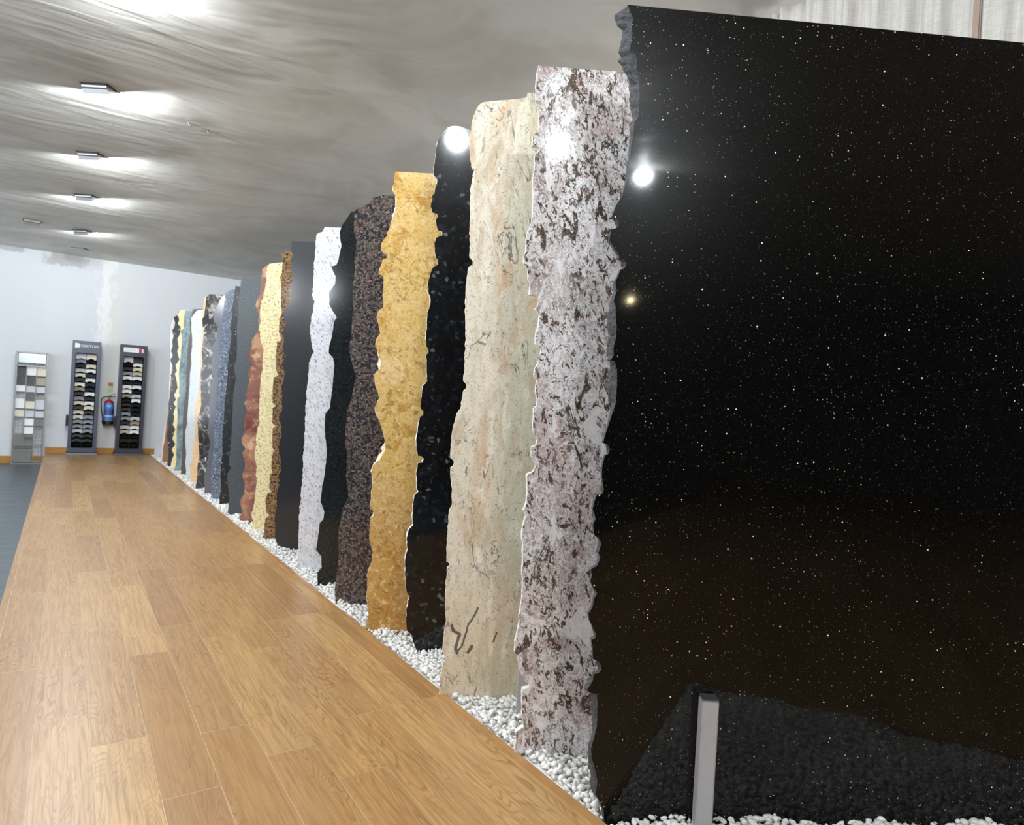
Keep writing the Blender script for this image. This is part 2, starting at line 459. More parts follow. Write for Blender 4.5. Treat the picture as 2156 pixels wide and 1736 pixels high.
# ------------------------------------------------------------------ gravel bed (one mass of chips)
GZ = 0.0
def chip_shape(sub):
    bm = bmesh.new(); bmesh.ops.create_icosphere(bm, subdivisions=sub, radius=1)
    bm.verts.ensure_lookup_table()
    v = np.array([x.co[:] for x in bm.verts]); f = np.array([[q.index for q in p.verts] for p in bm.faces]); bm.free()
    for _ in range(7):      # planes knocked off the ball give broken-stone facets
        n = RNG.normal(size=3); n /= np.linalg.norm(n); d = RNG.uniform(.55, .85)
        h = v @ n; m = h > d
        v[m] -= np.outer(h[m] - d, n)
    v *= np.array([1, RNG.uniform(.65, .9), RNG.uniform(.5, .72)])
    return v, f
def bed_height(x, y):
    return GZ + .012 * np.sin(x * 7 + 1.3 * y) * np.sin(y * 5.1 + .8) + .008 * np.sin(17 * x - 9 * y)
def gravel():
    V, Fc, base = [], [], 0
    hi = [chip_shape(2) for _ in range(14)]; lo = [chip_shape(1) for _ in range(10)]
    def scatter(x0, x1, y0, y1, spacing, shapes, smin, smax, zoff):
        nonlocal base
        nx, ny = max(1, int((x1 - x0) / spacing)), max(1, int((y1 - y0) / spacing))
        for i in range(nx):
            for j in range(ny):
                x = x0 + (i + .5 + RNG.uniform(-.45, .45)) * (x1 - x0) / nx; y = y0 + (j + .5 + RNG.uniform(-.45, .45)) * (y1 - y0) / ny
                v, f = shapes[RNG.integers(len(shapes))]
                s = RNG.uniform(smin, smax) * (1.25 if RNG.random() < .12 else 1)
                a, t1, t2 = RNG.uniform(0, 6.28), RNG.normal() * .45, RNG.normal() * .45
                R = np.array(Matrix.Rotation(a, 3, 'Z') @ Matrix.Rotation(t1, 3, 'X') @ Matrix.Rotation(t2, 3, 'Y'))
                z = bed_height(x, y) + zoff + RNG.uniform(-.006, .006)
                V.append((v * s) @ R.T + np.array([x, y, z])); Fc.append(f + base); base += len(v)
    x0 = XG + .045
    for zoff in (-.012, .004):
        scatter(x0, XG + .85, YG + .04, 3.4, .021, hi, .0105, .0165, zoff)
        scatter(XG + .85, XR - .25, YG + .04, 2.0, .023, hi, .0115, .0175, zoff)
        scatter(x0, XG + .75, 3.4, 6.2, .023, lo, .011, .0165, zoff)
    scatter(x0, XG + .7, 6.2, 13.9, .028, lo, .015, .022, 0)
    V = np.concatenate(V).astype(np.float32); Fc = np.concatenate(Fc).astype(np.int32)
    # ground of the bed, in the same object
    gx = np.linspace(XG + .03, XR - .012, 40); gy = np.linspace(YG + .02, YF - .01, 160)
    X, Y = np.meshgrid(gx, gy); Z = bed_height(X, Y) - .016
    gv = np.stack([X, Y, Z], -1).reshape(-1, 3).astype(np.float32); o = len(V); q = []
    for j in range(len(gy) - 1):
        for i in range(len(gx) - 1):
            a = o + j * len(gx) + i; q += [(a, a + 1, a + len(gx) + 1), (a, a + len(gx) + 1, a + len(gx))]
    V = np.concatenate([V, gv]); Fc = np.concatenate([Fc, np.array(q, np.int32)])
    me = bpy.data.meshes.new('gravel'); me.vertices.add(len(V)); me.vertices.foreach_set('co', V.ravel())
    me.loops.add(Fc.size); me.loops.foreach_set('vertex_index', Fc.ravel())
    me.polygons.add(len(Fc)); me.polygons.foreach_set('loop_start', np.arange(0, Fc.size, 3, dtype=np.int32))
    me.update(calc_edges=True); me.validate()
    b = NB('marble_chips'); g = b.n('ShaderNodeNewGeometry')
    r = g.outputs['Random Per Island']
    c = b.mix(b.rng(r, 0, .75), lin('#d9d7d3'), lin('#f3f1ee'))
    c = b.mix(b.math('MULTIPLY', b.rng(r, .93, .95), .8), c, lin('#d6cfc2'))
    c = b.mix(b.math('MULTIPLY', b.rng(b.noise(b.obj, 140, 3), .5, .75), .35), c, lin('#b9b6b2'))
    b.set(color=c, rough=.7, spec=.3); b.bump(b.noise(b.obj, 220, 3), .25, .002)
    me.materials.append(b.m)
    o = link(bpy.data.objects.new('gravel', me))
    tag(o, 'bed of white marble gravel along the oak floor under the stone slabs', 'gravel', kind='stuff')
gravel()
# ------------------------------------------------------------------ the stone slabs
def hash_noise(seed):
    r = random.Random(seed); tab = [r.uniform(-1, 1) for _ in range(512)]
    def f(x):
        i = math.floor(x); t = x - i; t = t * t * (3 - 2 * t)
        return tab[i % 512] * (1 - t) + tab[(i + 1) % 512] * t
    return f

def lerp_list(lst, y):
    if not lst: return 0.0
    if y <= lst[0][0]: return lst[0][1]
    for (a, va), (b, vb) in zip(lst, lst[1:]):
        if a <= y <= b: return va + (vb - va) * (y - a) / max(1e-6, b - a)
    return lst[-1][1]

def slab(label, base, depth, top, left, face, edge, width=1.7, thick=.022, yaw=2.4, jag=.0016, chips=(), parts=False, hole=None, edge_rough=.002, seed=0):
    """base: bottom left corner (photo), depth along the view axis; top: outline left to right; left: outline downwards"""
    p0 = EYE + ray(*base) * depth; p0.z = 0
    rz = -PSI + math.radians(yaw)
    ax = Vector((math.cos(rz), math.sin(rz), 0)); ny = Vector((-math.sin(rz), math.cos(rz), 0))
    def uv(x, y):
        d = ray(x, y); t = (p0 - EYE).dot(ny) / d.dot(ny)
        q = EYE + d * t - p0
        return q.dot(ax), q.z
    px = depth / FPX
    L = [uv(*p) for p in left]; Tp = [uv(*p) for p in top]
    if L[-1][1] > -.05: L.append((L[-1][0] - .001, -.055))
    r = random.Random(100 + seed); nf = hash_noise(seed)
    # outline runs: top right -> top left -> down the left edge -> bottom -> up the right edge
    pts = []      # (u, z, leftness)
    ztr = Tp[-1][1]
    if Tp[-1][0] - Tp[-2][0] > .12: ztr = ztr + (ztr - Tp[-2][1]) / max(.02, Tp[-1][0] - Tp[-2][0]) * (width - Tp[-1][0]) * (1 if len(Tp) == 2 else .0)
    ztr = min(ztr, Tp[-1][1] + .01)
    run = [(width, ztr, 0)] + [(u, z, 0) for u, z in reversed(Tp)] + [(u, z, 1) for u, z in L] + [(width - .02, -.055, 0)]
    z = .2
    while z < ztr - .15:
        run.append((width + r.uniform(-.03, .02), z, 0)); z += r.uniform(.12, .3)
    step = max(.006, 1.6 * px)
    for i, a in enumerate(run):
        b = run[(i + 1) % len(run)]; n = 1
        if a[2] and b[2]: n = max(1, int(math.hypot(b[0] - a[0], b[1] - a[1]) / step))
        for j in range(n):
            t = j / n; pts.append((a[0] + (b[0] - a[0]) * t, a[1] + (b[1] - a[1]) * t, a[2] * b[2]))
    offs = [(uv(left[0][0], y)[1], o * px) for y, o in chips][::-1]
    N = len(pts); layers = []
    for t in (0, .3, .7, 1):
        ring = []
        for i, (u, z, lf) in enumerate(pts):
            j = lf * jag * (nf(z * 45) + .6 * nf(z * 120 + 50))
            o = lf * (lerp_list(offs, z) * t ** .6)
            if 0 < t: o += lf * edge_rough * (1 + 5 * min(1, lerp_list(offs, z) / .02)) * nf(z * 70 + 31 * t + seed) * (1 if t < 1 else .5)
            if 0 < t < 1: o += lf * .5 * edge_rough
            ring.append((u + j - o, t * thick, z))
        layers.append(ring)
    hole_pts = []
    if hole:
        hu, hz = uv(hole[0], hole[1]); hr = hole[2] * px
        hole_pts = [(hu + hr * math.cos(2 * math.pi * k / 20), hz + hr * math.sin(2 * math.pi * k / 20)) for k in range(20)]
    fmb, emb = MB(), MB()
    emb_t = emb if parts else fmb
    for li, flip in ((0, False), (3, True)):
        ring = layers[li]; vs = [fmb.bm.verts.new(p) for p in ring]; polys = [[Vector((p[0], p[2], 0)) for p in ring]]
        if hole_pts:
            vs += [fmb.bm.verts.new((a, ring[0][1], b)) for a, b in hole_pts[::-1]]; polys.append([Vector((a, b, 0)) for a, b in hole_pts[::-1]])
        for tri in geometry.tessellate_polygon(polys): fmb.face([vs[k] for k in tri])
        if li == 0: front = vs
        else: back = vs
    emb_t.mi = 0 if parts else 1
    rings = [[emb_t.bm.verts.new(p) for p in ring] for ring in layers] if parts else \
            [front[:N]] + [[fmb.bm.verts.new(p) for p in layers[k]] for k in (1, 2)] + [back[:N]]
    for a, b in zip(rings, rings[1:]):
        for i in range(N): emb_t.face([a[i], a[(i + 1) % N], b[(i + 1) % N], b[i]])
    if hole_pts:
        A, B = front[N:], back[N:]; fmb.mi = 1
        for i in range(20): fmb.face([A[i], A[(i + 1) % 20], B[(i + 1) % 20], B[i]])
    if callable(face): face = face(uv)
    if parts:
        root = empty('stone_slab', p0, rz)
        fmb.build('polished_face', face, root)
        e = emb.build('rough_edge', edge, root); e['label'] = 'rough broken edge'
    else:
        root = fmb.build('stone_slab', [face, edge]); root.location = p0; root.rotation_euler = (0, 0, rz)
    return tag(root, label, 'stone slab', 'stone slabs standing in a row in the gravel')

V = dict(st=(1, 1, .4))
# --- materials
S_PALE = stone('pale_granite', '#dcd8d2', [('noise', 20, .4, .7, '#c8c2bb', {})])
S_REDBROWN = stone('red_brown_granite', '#8f5f40', [('noise', 12, .4, .65, '#7a4c36', {}), ('noise', 60, .5, .7, '#a0714d', {})])
S_BLACK2 = stone('black_granite', '#121613', [('dot', 18, .25, .12, '#9aa0a0', {})], rough=.2)
S_YELLOW = stone('pale_yellow_granite', '#ead6a0', [('noise', 9, .45, .7, '#dcc088', {}), ('noise', 50, .5, .75, '#f2e6c4', {})])
S_GREYGREEN = stone('grey_green_granite', '#7d9194', [('noise', 9, .42, .62, '#56686c', dict(st=(1, 1, .6))), ('noise', 28, .5, .7, '#8ea6a8', {}), ('noise', 5, .5, .62, '#46585c', {})], rough=.22)
S_DKBROWN = stone('dark_brown_granite', '#4f4642', [('noise', 50, .45, .7, '#3a3330', {})], rough=.25)
S_LTGREY = stone('light_grey_granite', '#c9d0d4', [('noise', 55, .5, .66, '#a4adb3', {}), ('noise', 120, .55, .7, '#8a9298', {})])
S_TAN = stone('peach_granite', '#dcb98c', [('noise', 14, .42, .65, '#cfa574', {}), ('noise', 60, .52, .72, '#e8cfa8', {})])
S_SWIRL = stone('black_swirl_granite', '#17161a', [('noise', 7, .53, .62, '#a59d94', dict(dist=1.2, det=5, rot=35, st=(1, 1, .7))), ('noise', 11, .58, .66, '#e0d8cc', dict(dist=.8)), ('vein', 7, .0, .03, '#6e6866', dict(dist=1.0, amt=.6))], rough=.12)
S_FLATGREY = stone('plain_grey_granite', '#5c5e68', [('noise', 90, .4, .7, '#50525b', {})], rough=.14)
S_BLUE = stone('blue_pearl_granite', '#5c6675', [('cell', 70, .55, .95, '#7d8898', {}), ('cell', 50, .8, .85, '#48515e', {}), ('noise', 60, .6, .68, '#99a5b4', {}), ('dot', 45, .3, .12, '#d3dce6', {})], rough=.1)
S_RBLACK = stone('black_speckled_granite', '#141517', [('noise', 22, .55, .68, '#4c4d4c', dict(det=5)), ('dot', 30, .25, .08, '#8d8f90', {})], rough=.2)
S_DKGREY = stone('dark_grey_granite', '#3f454a', [('noise', 160, .45, .65, '#565d63', {}), ('noise', 110, .5, .7, '#2e3337', {}), ('dot', 90, .2, .06, '#9ba3a8', {})], rough=.28)
S_RED = stone('red_multicolour_granite', '#84594e', [('noise', 3.2, .46, .62, '#b58a6c', dict(dist=.6, st=(1, 1, 1.6))), ('noise', 5.5, .54, .66, '#6e3f38', dict(dist=.5)), ('noise', 7, .6, .68, '#c9a486', {}), ('noise', 45, .6, .75, '#5e3832', dict(amt=.5))], rough=.12)
S_CREAMY = stone('cream_speckled_granite', '#e6d9ae', [('cell', 70, .4, .9, '#d6c694', {}), ('noise', 60, .56, .64, '#ac9564', {}), ('noise', 75, .59, .64, '#3c372c', {}), ('noise', 34, .62, .70, '#f2ebd4', {}), ('noise', 45, .64, .68, '#4a4334', {})], rough=.1)
S_BRGOLD = stone('brown_speckled_granite', '#8d6c48', [('cell', 60, .5, .95, '#73563a', {}), ('noise', 50, .50, .57, '#2e2722', {}), ('noise', 80, .6, .68, '#a98660', {}), ('noise', 34, .62, .68, '#3a3029', {})], rough=.1)
S_NAVY = stone('blue_black_granite', '#17181d', [('noise', 140, .5, .7, '#22242b', {})], rough=.16, coat=.5, coatr=.3)
S_WHITE = stone('white_grey_granite', '#d9d9df', [('noise', 16, .48, .66, '#c2c2c9', dict(rot=-60, st=(1, 1, 2.2))), ('noise', 34, .57, .64, '#918c92', dict(rot=-60, st=(1, 1, 2.6))), ('noise', 60, .62, .66, '#574c4f', dict(rot=-60, st=(1, 1, 2.2))), ('noise', 90, .58, .64, '#77727a', dict(amt=.6)), ('noise', 70, .55, .7, '#ebebef', {})], rough=.12)
S_DKGREEN = stone('green_black_granite', '#16191a', [('noise', 60, .5, .66, '#24292b', {}), ('noise', 150, .62, .7, '#565e63', {}), ('cell', 70, .8, .95, '#0c0f10', {})], rough=.12)
S_BROWN = stone('tan_brown_granite', '#23242a', [('cell', 120, .55, .95, '#30343d', {}), ('noise', 55, .47, .55, '#5c504a', dict(det=3)), ('noise', 70, .54, .61, '#86746a', dict(det=3)), ('noise', 160, .6, .7, '#6d7480', dict(amt=.4)), ('noise', 110, .58, .64, '#1a1a1e', {})], rough=.12)
S_GOLD = stone('gold_granite', '#d6b16a', [('noise', 5, .45, .62, '#dcbb7e', dict(dist=.8)), ('noise', 8, .52, .64, '#b98c42', dict(dist=.8)), ('height', 5, 1.3, .3, '#a86f30', dict(amt=.75)),
    ('noise', 30, .52, .66, '#e2ca98', dict(amt=.8)), ('noise', 45, .54, .64, '#b08a4c', dict(amt=.6)), ('noise', 110, .54, .66, '#94703c', dict(amt=.5)), ('noise', 70, .62, .68, '#6f5330', dict(amt=.7)),
    ('noise', 20, .60, .68, '#7b5626', dict(dist=1.0, amt=.6)), ('vein', 9, 0, .02, '#6a5230', dict(dist=1.5, amt=.7, mask=(5, .48, .56))), ('noise', 130, .62, .68, '#3f3526', dict(amt=.8)), ('noise', 14, .66, .71, '#4d3a20', dict(amt=.6, dist=1.0)), ('noise', 90, .64, .7, '#f3e7cc', dict(amt=.7))], rough=.1)
S_LABR = stone('black_labradorite', '#09090a', [('noise', 9, .45, .75, '#0f0f11', {}), ('noise', 24, .5, .72, '#17181b', dict(dist=.5)), ('cell', 34, .8, .98, '#202226', dict(mask=(9, .45, .6))), ('noise', 40, .62, .7, '#33373d', dict(det=2)), ('cell', 60, .94, .97, '#5a5f66', dict(mask=(12, .45, .6)))], rough=.07, spec=.4, coat=.12, coatr=.3)
S_GALAXY = stone('black_galaxy', '#040404', [('noise', 160, .5, .8, '#0e0e10', {}), ('dot', 130, .17, .10, '#57534f', {}), ('dot', 95, .15, .09, '#8d8780', dict(mask=(2.2, .35, .6))), ('dot', 74, .15, .05, '#efe6d6', dict(mask=(3.2, .40, .6))), ('dot', 66, .15, .045, '#c98a68', dict(mask=(2.6, .42, .6))), ('dot', 40, .10, .025, '#fff4e2', {}), ('dot', 210, .25, .14, '#33312e', {})], rough=.05, spec=.27, coat=.16, coatr=.3)

def cream_face(uv):
    sg = []
    for pl, w in (([(951, 1316), (954, 1328), (963, 1331), (967, 1336), (963, 1350), (959, 1363), (962, 1374)], 1.5),
                  ([(962, 1372), (972, 1360), (979, 1340), (985, 1316), (997, 1299), (1006, 1280)], .9),
                  ([(986, 1372), (993, 1360)], 1.5), ([(1038, 1350), (1046, 1332)], .7)):
        q = [uv(*p) for p in pl]
        sg += [(a[0], a[1], b[0], b[1], w) for a, b in zip(q, q[1:])]
    return stone('cream_kashmir_granite', '#e3dac8', [
        ('noise', 3.0, .42, .66, '#e0d5c2', dict(st=(1, 1, .35), dist=.6)), ('side', 3, .24, .40, '#cccdb8', {}),
        ('noise', 6, .53, .68, '#d3ab84', dict(st=(1, 1, .35), dist=1.2, amt=.75)),
        ('height', 4, .95, .2, '#bfa27a', dict(amt=.5)),
        ('noise', 14, .48, .68, '#bfb095', dict(st=(1, 1, .3), dist=.8, amt=.85, det=6)), ('noise', 18, .53, .7, '#ece3d2', dict(st=(1, 1, .35), det=6)),
        ('noise', 60, .54, .66, '#b3a289', dict(amt=.65, st=(1, 1, .6))), ('noise', 150, .55, .66, '#8f8474', dict(amt=.55)),
        ('noise', 26, .61, .66, '#8d8373', dict(st=(1, 1, .35), dist=1.2, mask=(4, .45, .6))),
        ('noise', 95, .645, .70, '#4e4a46', dict(amt=.8)),
        ('vein', 8, 0, .018, '#4b4749', dict(st=(1, 1, .38), dist=2.2, mask=(4.5, .53, .60), rot=12, amt=.9, det=5)), ('vein', 13, 0, .02, '#5c5552', dict(st=(1.2, 1, .45), dist=1.6, mask=(5, .54, .62), amt=.7))],
        rough=.13, squiggle=('#2d2b2b', .0055, sg))
S_PINK = stone('lilac_white_granite', '#ebe6e6', [
    ('noise', 3.5, .42, .62, '#cbb6b4', dict(dist=.7)), ('noise', 7, .52, .62, '#ebeaea', dict(dist=1.2)),
    ('noise', 70, .50, .58, '#ab9a96', dict(st=(1, 1, .7), det=4, amt=.5, dist=.5)),
    ('vein', 28, 0, .016, '#544a46', dict(dist=2.0, st=(1, 1, .6), mask=(5, .40, .52), amt=.9, det=5)),
    ('vein', 50, 0, .02, '#63564f', dict(dist=1.4, st=(1, 1, .7), mask=(7, .45, .56), rot=30, det=4)),
    ('noise', 48, .55, .585, '#57493f', dict(dist=1.2, st=(1.1, 1, .65), rot=20, mask=(3.6, .38, .50), det=5)),
    ('noise', 26, .56, .59, '#4b3e34', dict(dist=1.2, st=(1.2, 1, .6), rot=14, mask=(2.8, .42, .54), det=6, ro=.65)),
    ('noise', 11, .578, .60, '#463729', dict(dist=.8, st=(1.3, 1, .6), det=8, ro=.7, amt=.95)),
    ('noise', 20, .66, .69, '#8a5c42', dict(dist=1.0, st=(1, 1, .6), amt=.5)),
    ('noise', 150, .54, .63, '#80736f', dict(amt=.5)), ('noise', 90, .58, .64, '#f3eff0', dict(amt=.85)), ('noise', 10, .60, .63, '#ece8e9', dict(dist=1.0, st=(1, 1, .7), det=4, amt=.85))], rough=.055)

E_DARK = rough_stone('broken_edge_dark', '#2a2a2c', '#55565a')
E_GREY = rough_stone('broken_edge_grey', '#1c1c1e', '#5c5d60', 120)
E_WHITE = rough_stone('broken_edge_white', '#c9c6c0', '#f0ede8', 30)
E_CREAM = rough_stone('broken_edge_cream', '#d8c9a8', '#f2e8d4', 30)
E_BROWN = rough_stone('broken_edge_brown', '#6a5140', '#9c7c60', 30)

slab('pale off-white stone slab standing farthest back beside the end wall', (339.4, 970), 11.38, [(361.5, 676), (366, 673)],
     [(359.5, 687), (358, 704), (358.6, 734), (358, 768), (357, 791), (356, 814), (356, 833), (351.5, 883), (345, 906), (342, 928), (340, 959), (339.4, 972)], S_PALE, E_WHITE, seed=1)
slab('red-brown stone slab in the far end of the row, left of a notched black one', (341, 973), 11.08, [(367, 690), (372, 690)],
     [(365, 720), (364, 760), (359.5, 800), (357.5, 826), (357, 836.5), (355, 852), (352.7, 877), (350, 896), (348, 919), (342.6, 946.7), (341, 973)], S_REDBROWN, E_BROWN, seed=2)
slab('black stone slab with pointed notches, third from the far wall', (352.7, 976), 10.76, [(368.4, 666), (372, 664), (375, 667)],
     [(366, 668), (368.4, 679.5), (367, 689), (362.6, 694.5), (365.5, 707), (362.6, 718.7), (363.8, 728), (359.8, 739), (363.8, 747.5), (358.6, 758), (363.8, 770.5), (364, 781), (359.4, 789), (362.6, 803), (359, 819), (359, 824), (354.6, 850), (356, 870.7), (353.4, 879.6), (355, 898.6), (351.5, 916), (353.4, 931.5), (355, 954), (352.7, 976)], S_BLACK2, E_DARK, seed=3)
slab('pale yellow stone slab with scalloped left edge between black and grey-green slabs', (360, 977), 10.42, [(380.5, 652), (389.7, 652.5)],
     [(375, 663), (377.6, 674), (374, 680.7), (380, 687.6), (380, 701), (373.6, 713), (376.5, 731), (373, 739), (377.6, 756.7), (369.6, 769), (373, 781), (368.4, 785.5), (372.4, 805), (374, 816.6), (366.7, 831), (370.5, 841.5), (365.4, 848), (370, 855.5), (364.8, 870.7), (367, 878), (364, 893.5), (369, 903.6), (363, 922.7), (369, 935), (361.6, 945.5), (366.7, 957.5), (363, 964.5), (360, 977)], S_YELLOW, E_CREAM, seed=4)
slab('grey-green mottled stone slab beside the pale yellow scalloped one', (367, 988.6), 10.05, [(389.7, 653.6), (404.7, 653)],
     [(387.4, 668), (386.8, 678), (388, 691), (380.5, 695.7), (382.8, 708), (382, 729), (380, 751), (377.6, 768), (377, 791), (377.6, 814), (376.8, 827.6), (378.7, 832.7), (373, 839), (373, 853), (373.7, 883), (371.8, 908.7), (371.8, 940), (371, 972), (367, 988.6)], S_GREYGREEN, E_DARK, seed=5)
slab('narrow dark brown stone slab mostly hidden behind a light grey one', (381, 997), 9.65, [(406, 650.7), (414.5, 650), (425, 650)],
     [(404, 660), (399.5, 678), (400.7, 699), (396, 724.5), (393.8, 751), (392.6, 774), (392, 803), (391.5, 826), (390.8, 827.6), (387.6, 851.7), (385, 883), (384.4, 921), (383, 953), (382, 978), (381, 997)], S_DKBROWN, E_DARK, seed=6)
slab('light grey finely speckled stone slab next to a thin peach strip of stone', (391, 1003), 9.28, [(414.5, 654), (427, 652)],
     [(403, 669), (403, 694.5), (404.7, 710.6), (404.7, 729), (402.4, 747.5), (403, 768), (400, 785.5), (399, 814), (397.7, 827.6), (395.8, 858), (394, 881), (394.6, 891), (390, 908.7), (390, 929), (392, 957), (390, 972), (392, 991), (391, 1003)], S_LTGREY, E_WHITE, seed=7)
slab('peach-coloured stone slab showing as a thin strip left of the black swirled one', (401.5, 1015), 8.8, [(431, 626), (440, 626)],
     [(429.4, 631), (428, 649), (426.5, 662), (425.5, 680), (425, 701), (423.7, 722), (422, 750), (422.6, 771.7), (420.8, 791), (418, 814), (418.7, 824), (416, 832.7), (413, 845), (411, 864), (412, 881), (411, 896), (411, 916), (407, 940), (406, 963), (400, 979.7), (401, 997), (401.5, 1015)], S_TAN, E_CREAM, seed=8)
slab('black stone slab with white and grey swirls in the middle distance', (412, 1027), 8.36, [(441, 619), (470, 620)],
     [(433.5, 627), (432.8, 641), (430, 664.6), (426, 671.5), (426.6, 685), (429.4, 699), (426.6, 722.7), (424.5, 740.6), (426.6, 761), (423, 783.5), (422.5, 803), (423, 828.6), (424, 849), (421, 867.5), (416, 882), (417, 912), (418, 935), (420, 964), (416, 978), (415, 1003), (412, 1027)], S_SWIRL, E_DARK, seed=9)
slab('plain mid-grey polished stone slab between the swirled black and blue pearl slabs', (430, 1031), 8.0, [(469, 622), (474, 621)],
     [(461, 637), (457.7, 646.7), (450.8, 656), (449.4, 667), (452, 678), (459.8, 686.7), (456, 697.8), (455, 714), (448, 728), (449.4, 739), (444.6, 756), (446.7, 764), (446.7, 780.7), (450, 793), (443, 811), (442.6, 828.6), (439.7, 849), (441, 873), (438, 898), (439, 918), (443, 934), (439, 948), (436, 978), (429.6, 1007), (431, 1029)], S_FLATGREY, E_DARK, seed=10)
slab('blue-grey stone slab with glittering pale flecks', (444, 1046), 7.62, [(474, 616), (486.7, 610), (494, 609)],
     [(472, 638), (469.5, 666), (466.7, 692), (463, 721), (462.6, 756), (457.7, 792), (455.6, 825), (455, 856), (451, 882), (450, 912), (450, 942), (445.5, 978), (444.7, 1007), (446, 1034.6), (444, 1046)], S_BLUE, E_GREY, seed=11)
slab('narrow black flecked stone slab between blue-grey and dark grey slabs', (462, 1060), 7.19, [(495.7, 601.7), (507.5, 603)],
     [(494, 617.6), (491.6, 631.5), (487.4, 653.6), (488.8, 664.6), (486.7, 678), (484, 692), (487.4, 700.6), (485.4, 722.7), (482.6, 739), (480.5, 761), (478.4, 774), (480, 785), (476.4, 816.6), (475, 830), (472, 854.6), (472, 874.7), (469, 912), (467.8, 935), (468.5, 958), (465.6, 972.7), (464, 1001.5), (465.6, 1024.5), (462.7, 1044.7), (462, 1060.5)], S_RBLACK, E_DARK, seed=12)
slab('dark grey matt stone slab with a wavy top left of the red-brown one', (479.7, 1076), 6.75, [(512, 581), (520, 581.5), (526, 584), (533.5, 580), (552, 579)],
     [(507.6, 592), (505.8, 610.6), (501, 638), (503, 660), (499, 684), (499, 726.7), (497.5, 758), (492, 771), (496.6, 795), (493, 817), (491, 831), (489, 883), (487, 924.5), (485, 945), (481.8, 978), (486, 984.6), (478.7, 997), (479.7, 1018), (482.8, 1049), (479.7, 1076)], S_DKGREY, E_GREY, seed=13)
slab('red and orange streaked stone slab with a deeply wavy left edge', (502, 1092), 6.36, [(559, 560), (565, 558), (575, 557)],
     [(552, 566), (552, 579), (549, 599.5), (548, 618), (541, 633), (538, 644), (545.4, 660), (543.6, 673), (545.4, 686), (541, 701), (529, 717.5), (530.7, 728.6), (522.8, 747), (529, 767), (522, 787.6), (526, 802), (521.5, 813), (519, 827), (520, 837), (514, 848), (520, 861), (514, 883), (514, 910), (508.8, 922), (510, 936), (517, 943), (510, 953.5), (517, 978), (510, 999), (515, 1020), (515, 1036.5), (504.6, 1055), (510, 1076), (502, 1092.5)], S_RED, E_CREAM, seed=14)
slab('cream stone slab speckled with black, between red and brown-gold slabs', (529, 1112), 5.95, [(566.6, 555), (594, 552)],
     [(562, 564.5), (561, 583), (559, 603), (554.7, 618), (554.7, 627), (550, 634.6), (547, 658.5), (549, 677), (546, 686), (548, 712), (551, 725), (555.6, 737.8), (552.8, 745), (552.8, 776.5), (549, 791), (548, 812), (546.7, 837), (545.5, 876.8), (546, 889), (541, 906), (539, 924.5), (540, 935), (535.7, 949), (536.8, 966), (541, 982.6), (538.4, 999), (541, 1011.6), (537.8, 1032), (535.7, 1055), (533.6, 1067.6), (528.5, 1082), (532.6, 1096.7), (529, 1112)], S_CREAMY, E_CREAM, seed=15)
slab('brown and gold speckled stone slab with bumpy edges beside the plain blue-black one', (553, 1131), 5.6, [(598, 527.6), (612, 527.6)],
     [(592.4, 535), (595, 548), (594, 574), (590.6, 581), (591.5, 603), (592.4, 610.6), (591.5, 640), (593.4, 658.5), (589, 669.6), (587, 699), (593, 712), (590.6, 717.5), (583, 719), (582, 743), (580.5, 776.5), (586, 789.5), (576, 795), (574, 820), (574, 848), (581, 854), (574, 858), (573, 891), (580, 895.5), (574, 901.7), (573, 941), (577, 949), (572, 962), (571, 986.7), (574, 993), (568, 1001), (567, 1028), (572, 1034.5), (562.7, 1038.6), (558.5, 1053), (560.6, 1078), (568, 1084), (559.6, 1090.5), (556.5, 1105), (556.5, 1119.5), (553, 1131)], S_BRGOLD, E_BROWN, seed=16, yaw=1.2)
slab('plain blue-black polished stone slab with a square-cut top left of the white one', (583, 1150), 5.3, [(614.6, 507), (663, 510)],
     [(613, 527.6), (616.8, 537), (612.7, 553.5), (611, 564.5), (617, 579), (616, 590), (612, 603), (611, 636), (598, 656.7), (595, 660), (601.7, 682.5), (595, 699), (598, 719), (595, 736), (601.7, 749), (592.4, 767), (599, 782), (599, 795), (592.4, 813), (595, 831), (592.8, 845.6), (595, 860), (586.6, 876.8), (591.7, 895), (592.8, 920), (585.5, 943), (590.7, 966), (591.7, 991), (586.6, 999), (588.6, 1018), (582.4, 1038.6), (582.4, 1065.6), (578, 1090.5), (580, 1111), (578, 1130), (582.4, 1142), (586.6, 1154.8)], S_NAVY, E_DARK, seed=17)
slab('white and grey streaked stone slab with closely scalloped left edge', (627, 1194), 4.67, [(683.7, 477.5), (717, 479)],
     [(680.6, 487), (672, 490), (665, 494), (664, 521), (662, 546), (660, 579), (660, 604), (657.8, 620.6), (662, 639), (655.7, 670), (652.6, 697), (655.7, 724), (660, 740), (650, 763), (648.5, 803.5), (643.5, 853.6), (642, 900), (640, 934), (637.5, 980.6), (636, 1017), (631, 1064), (628.5, 1114), (628.5, 1154), (627, 1194)], S_WHITE, E_WHITE, jag=.004, seed=18, yaw=2.6)
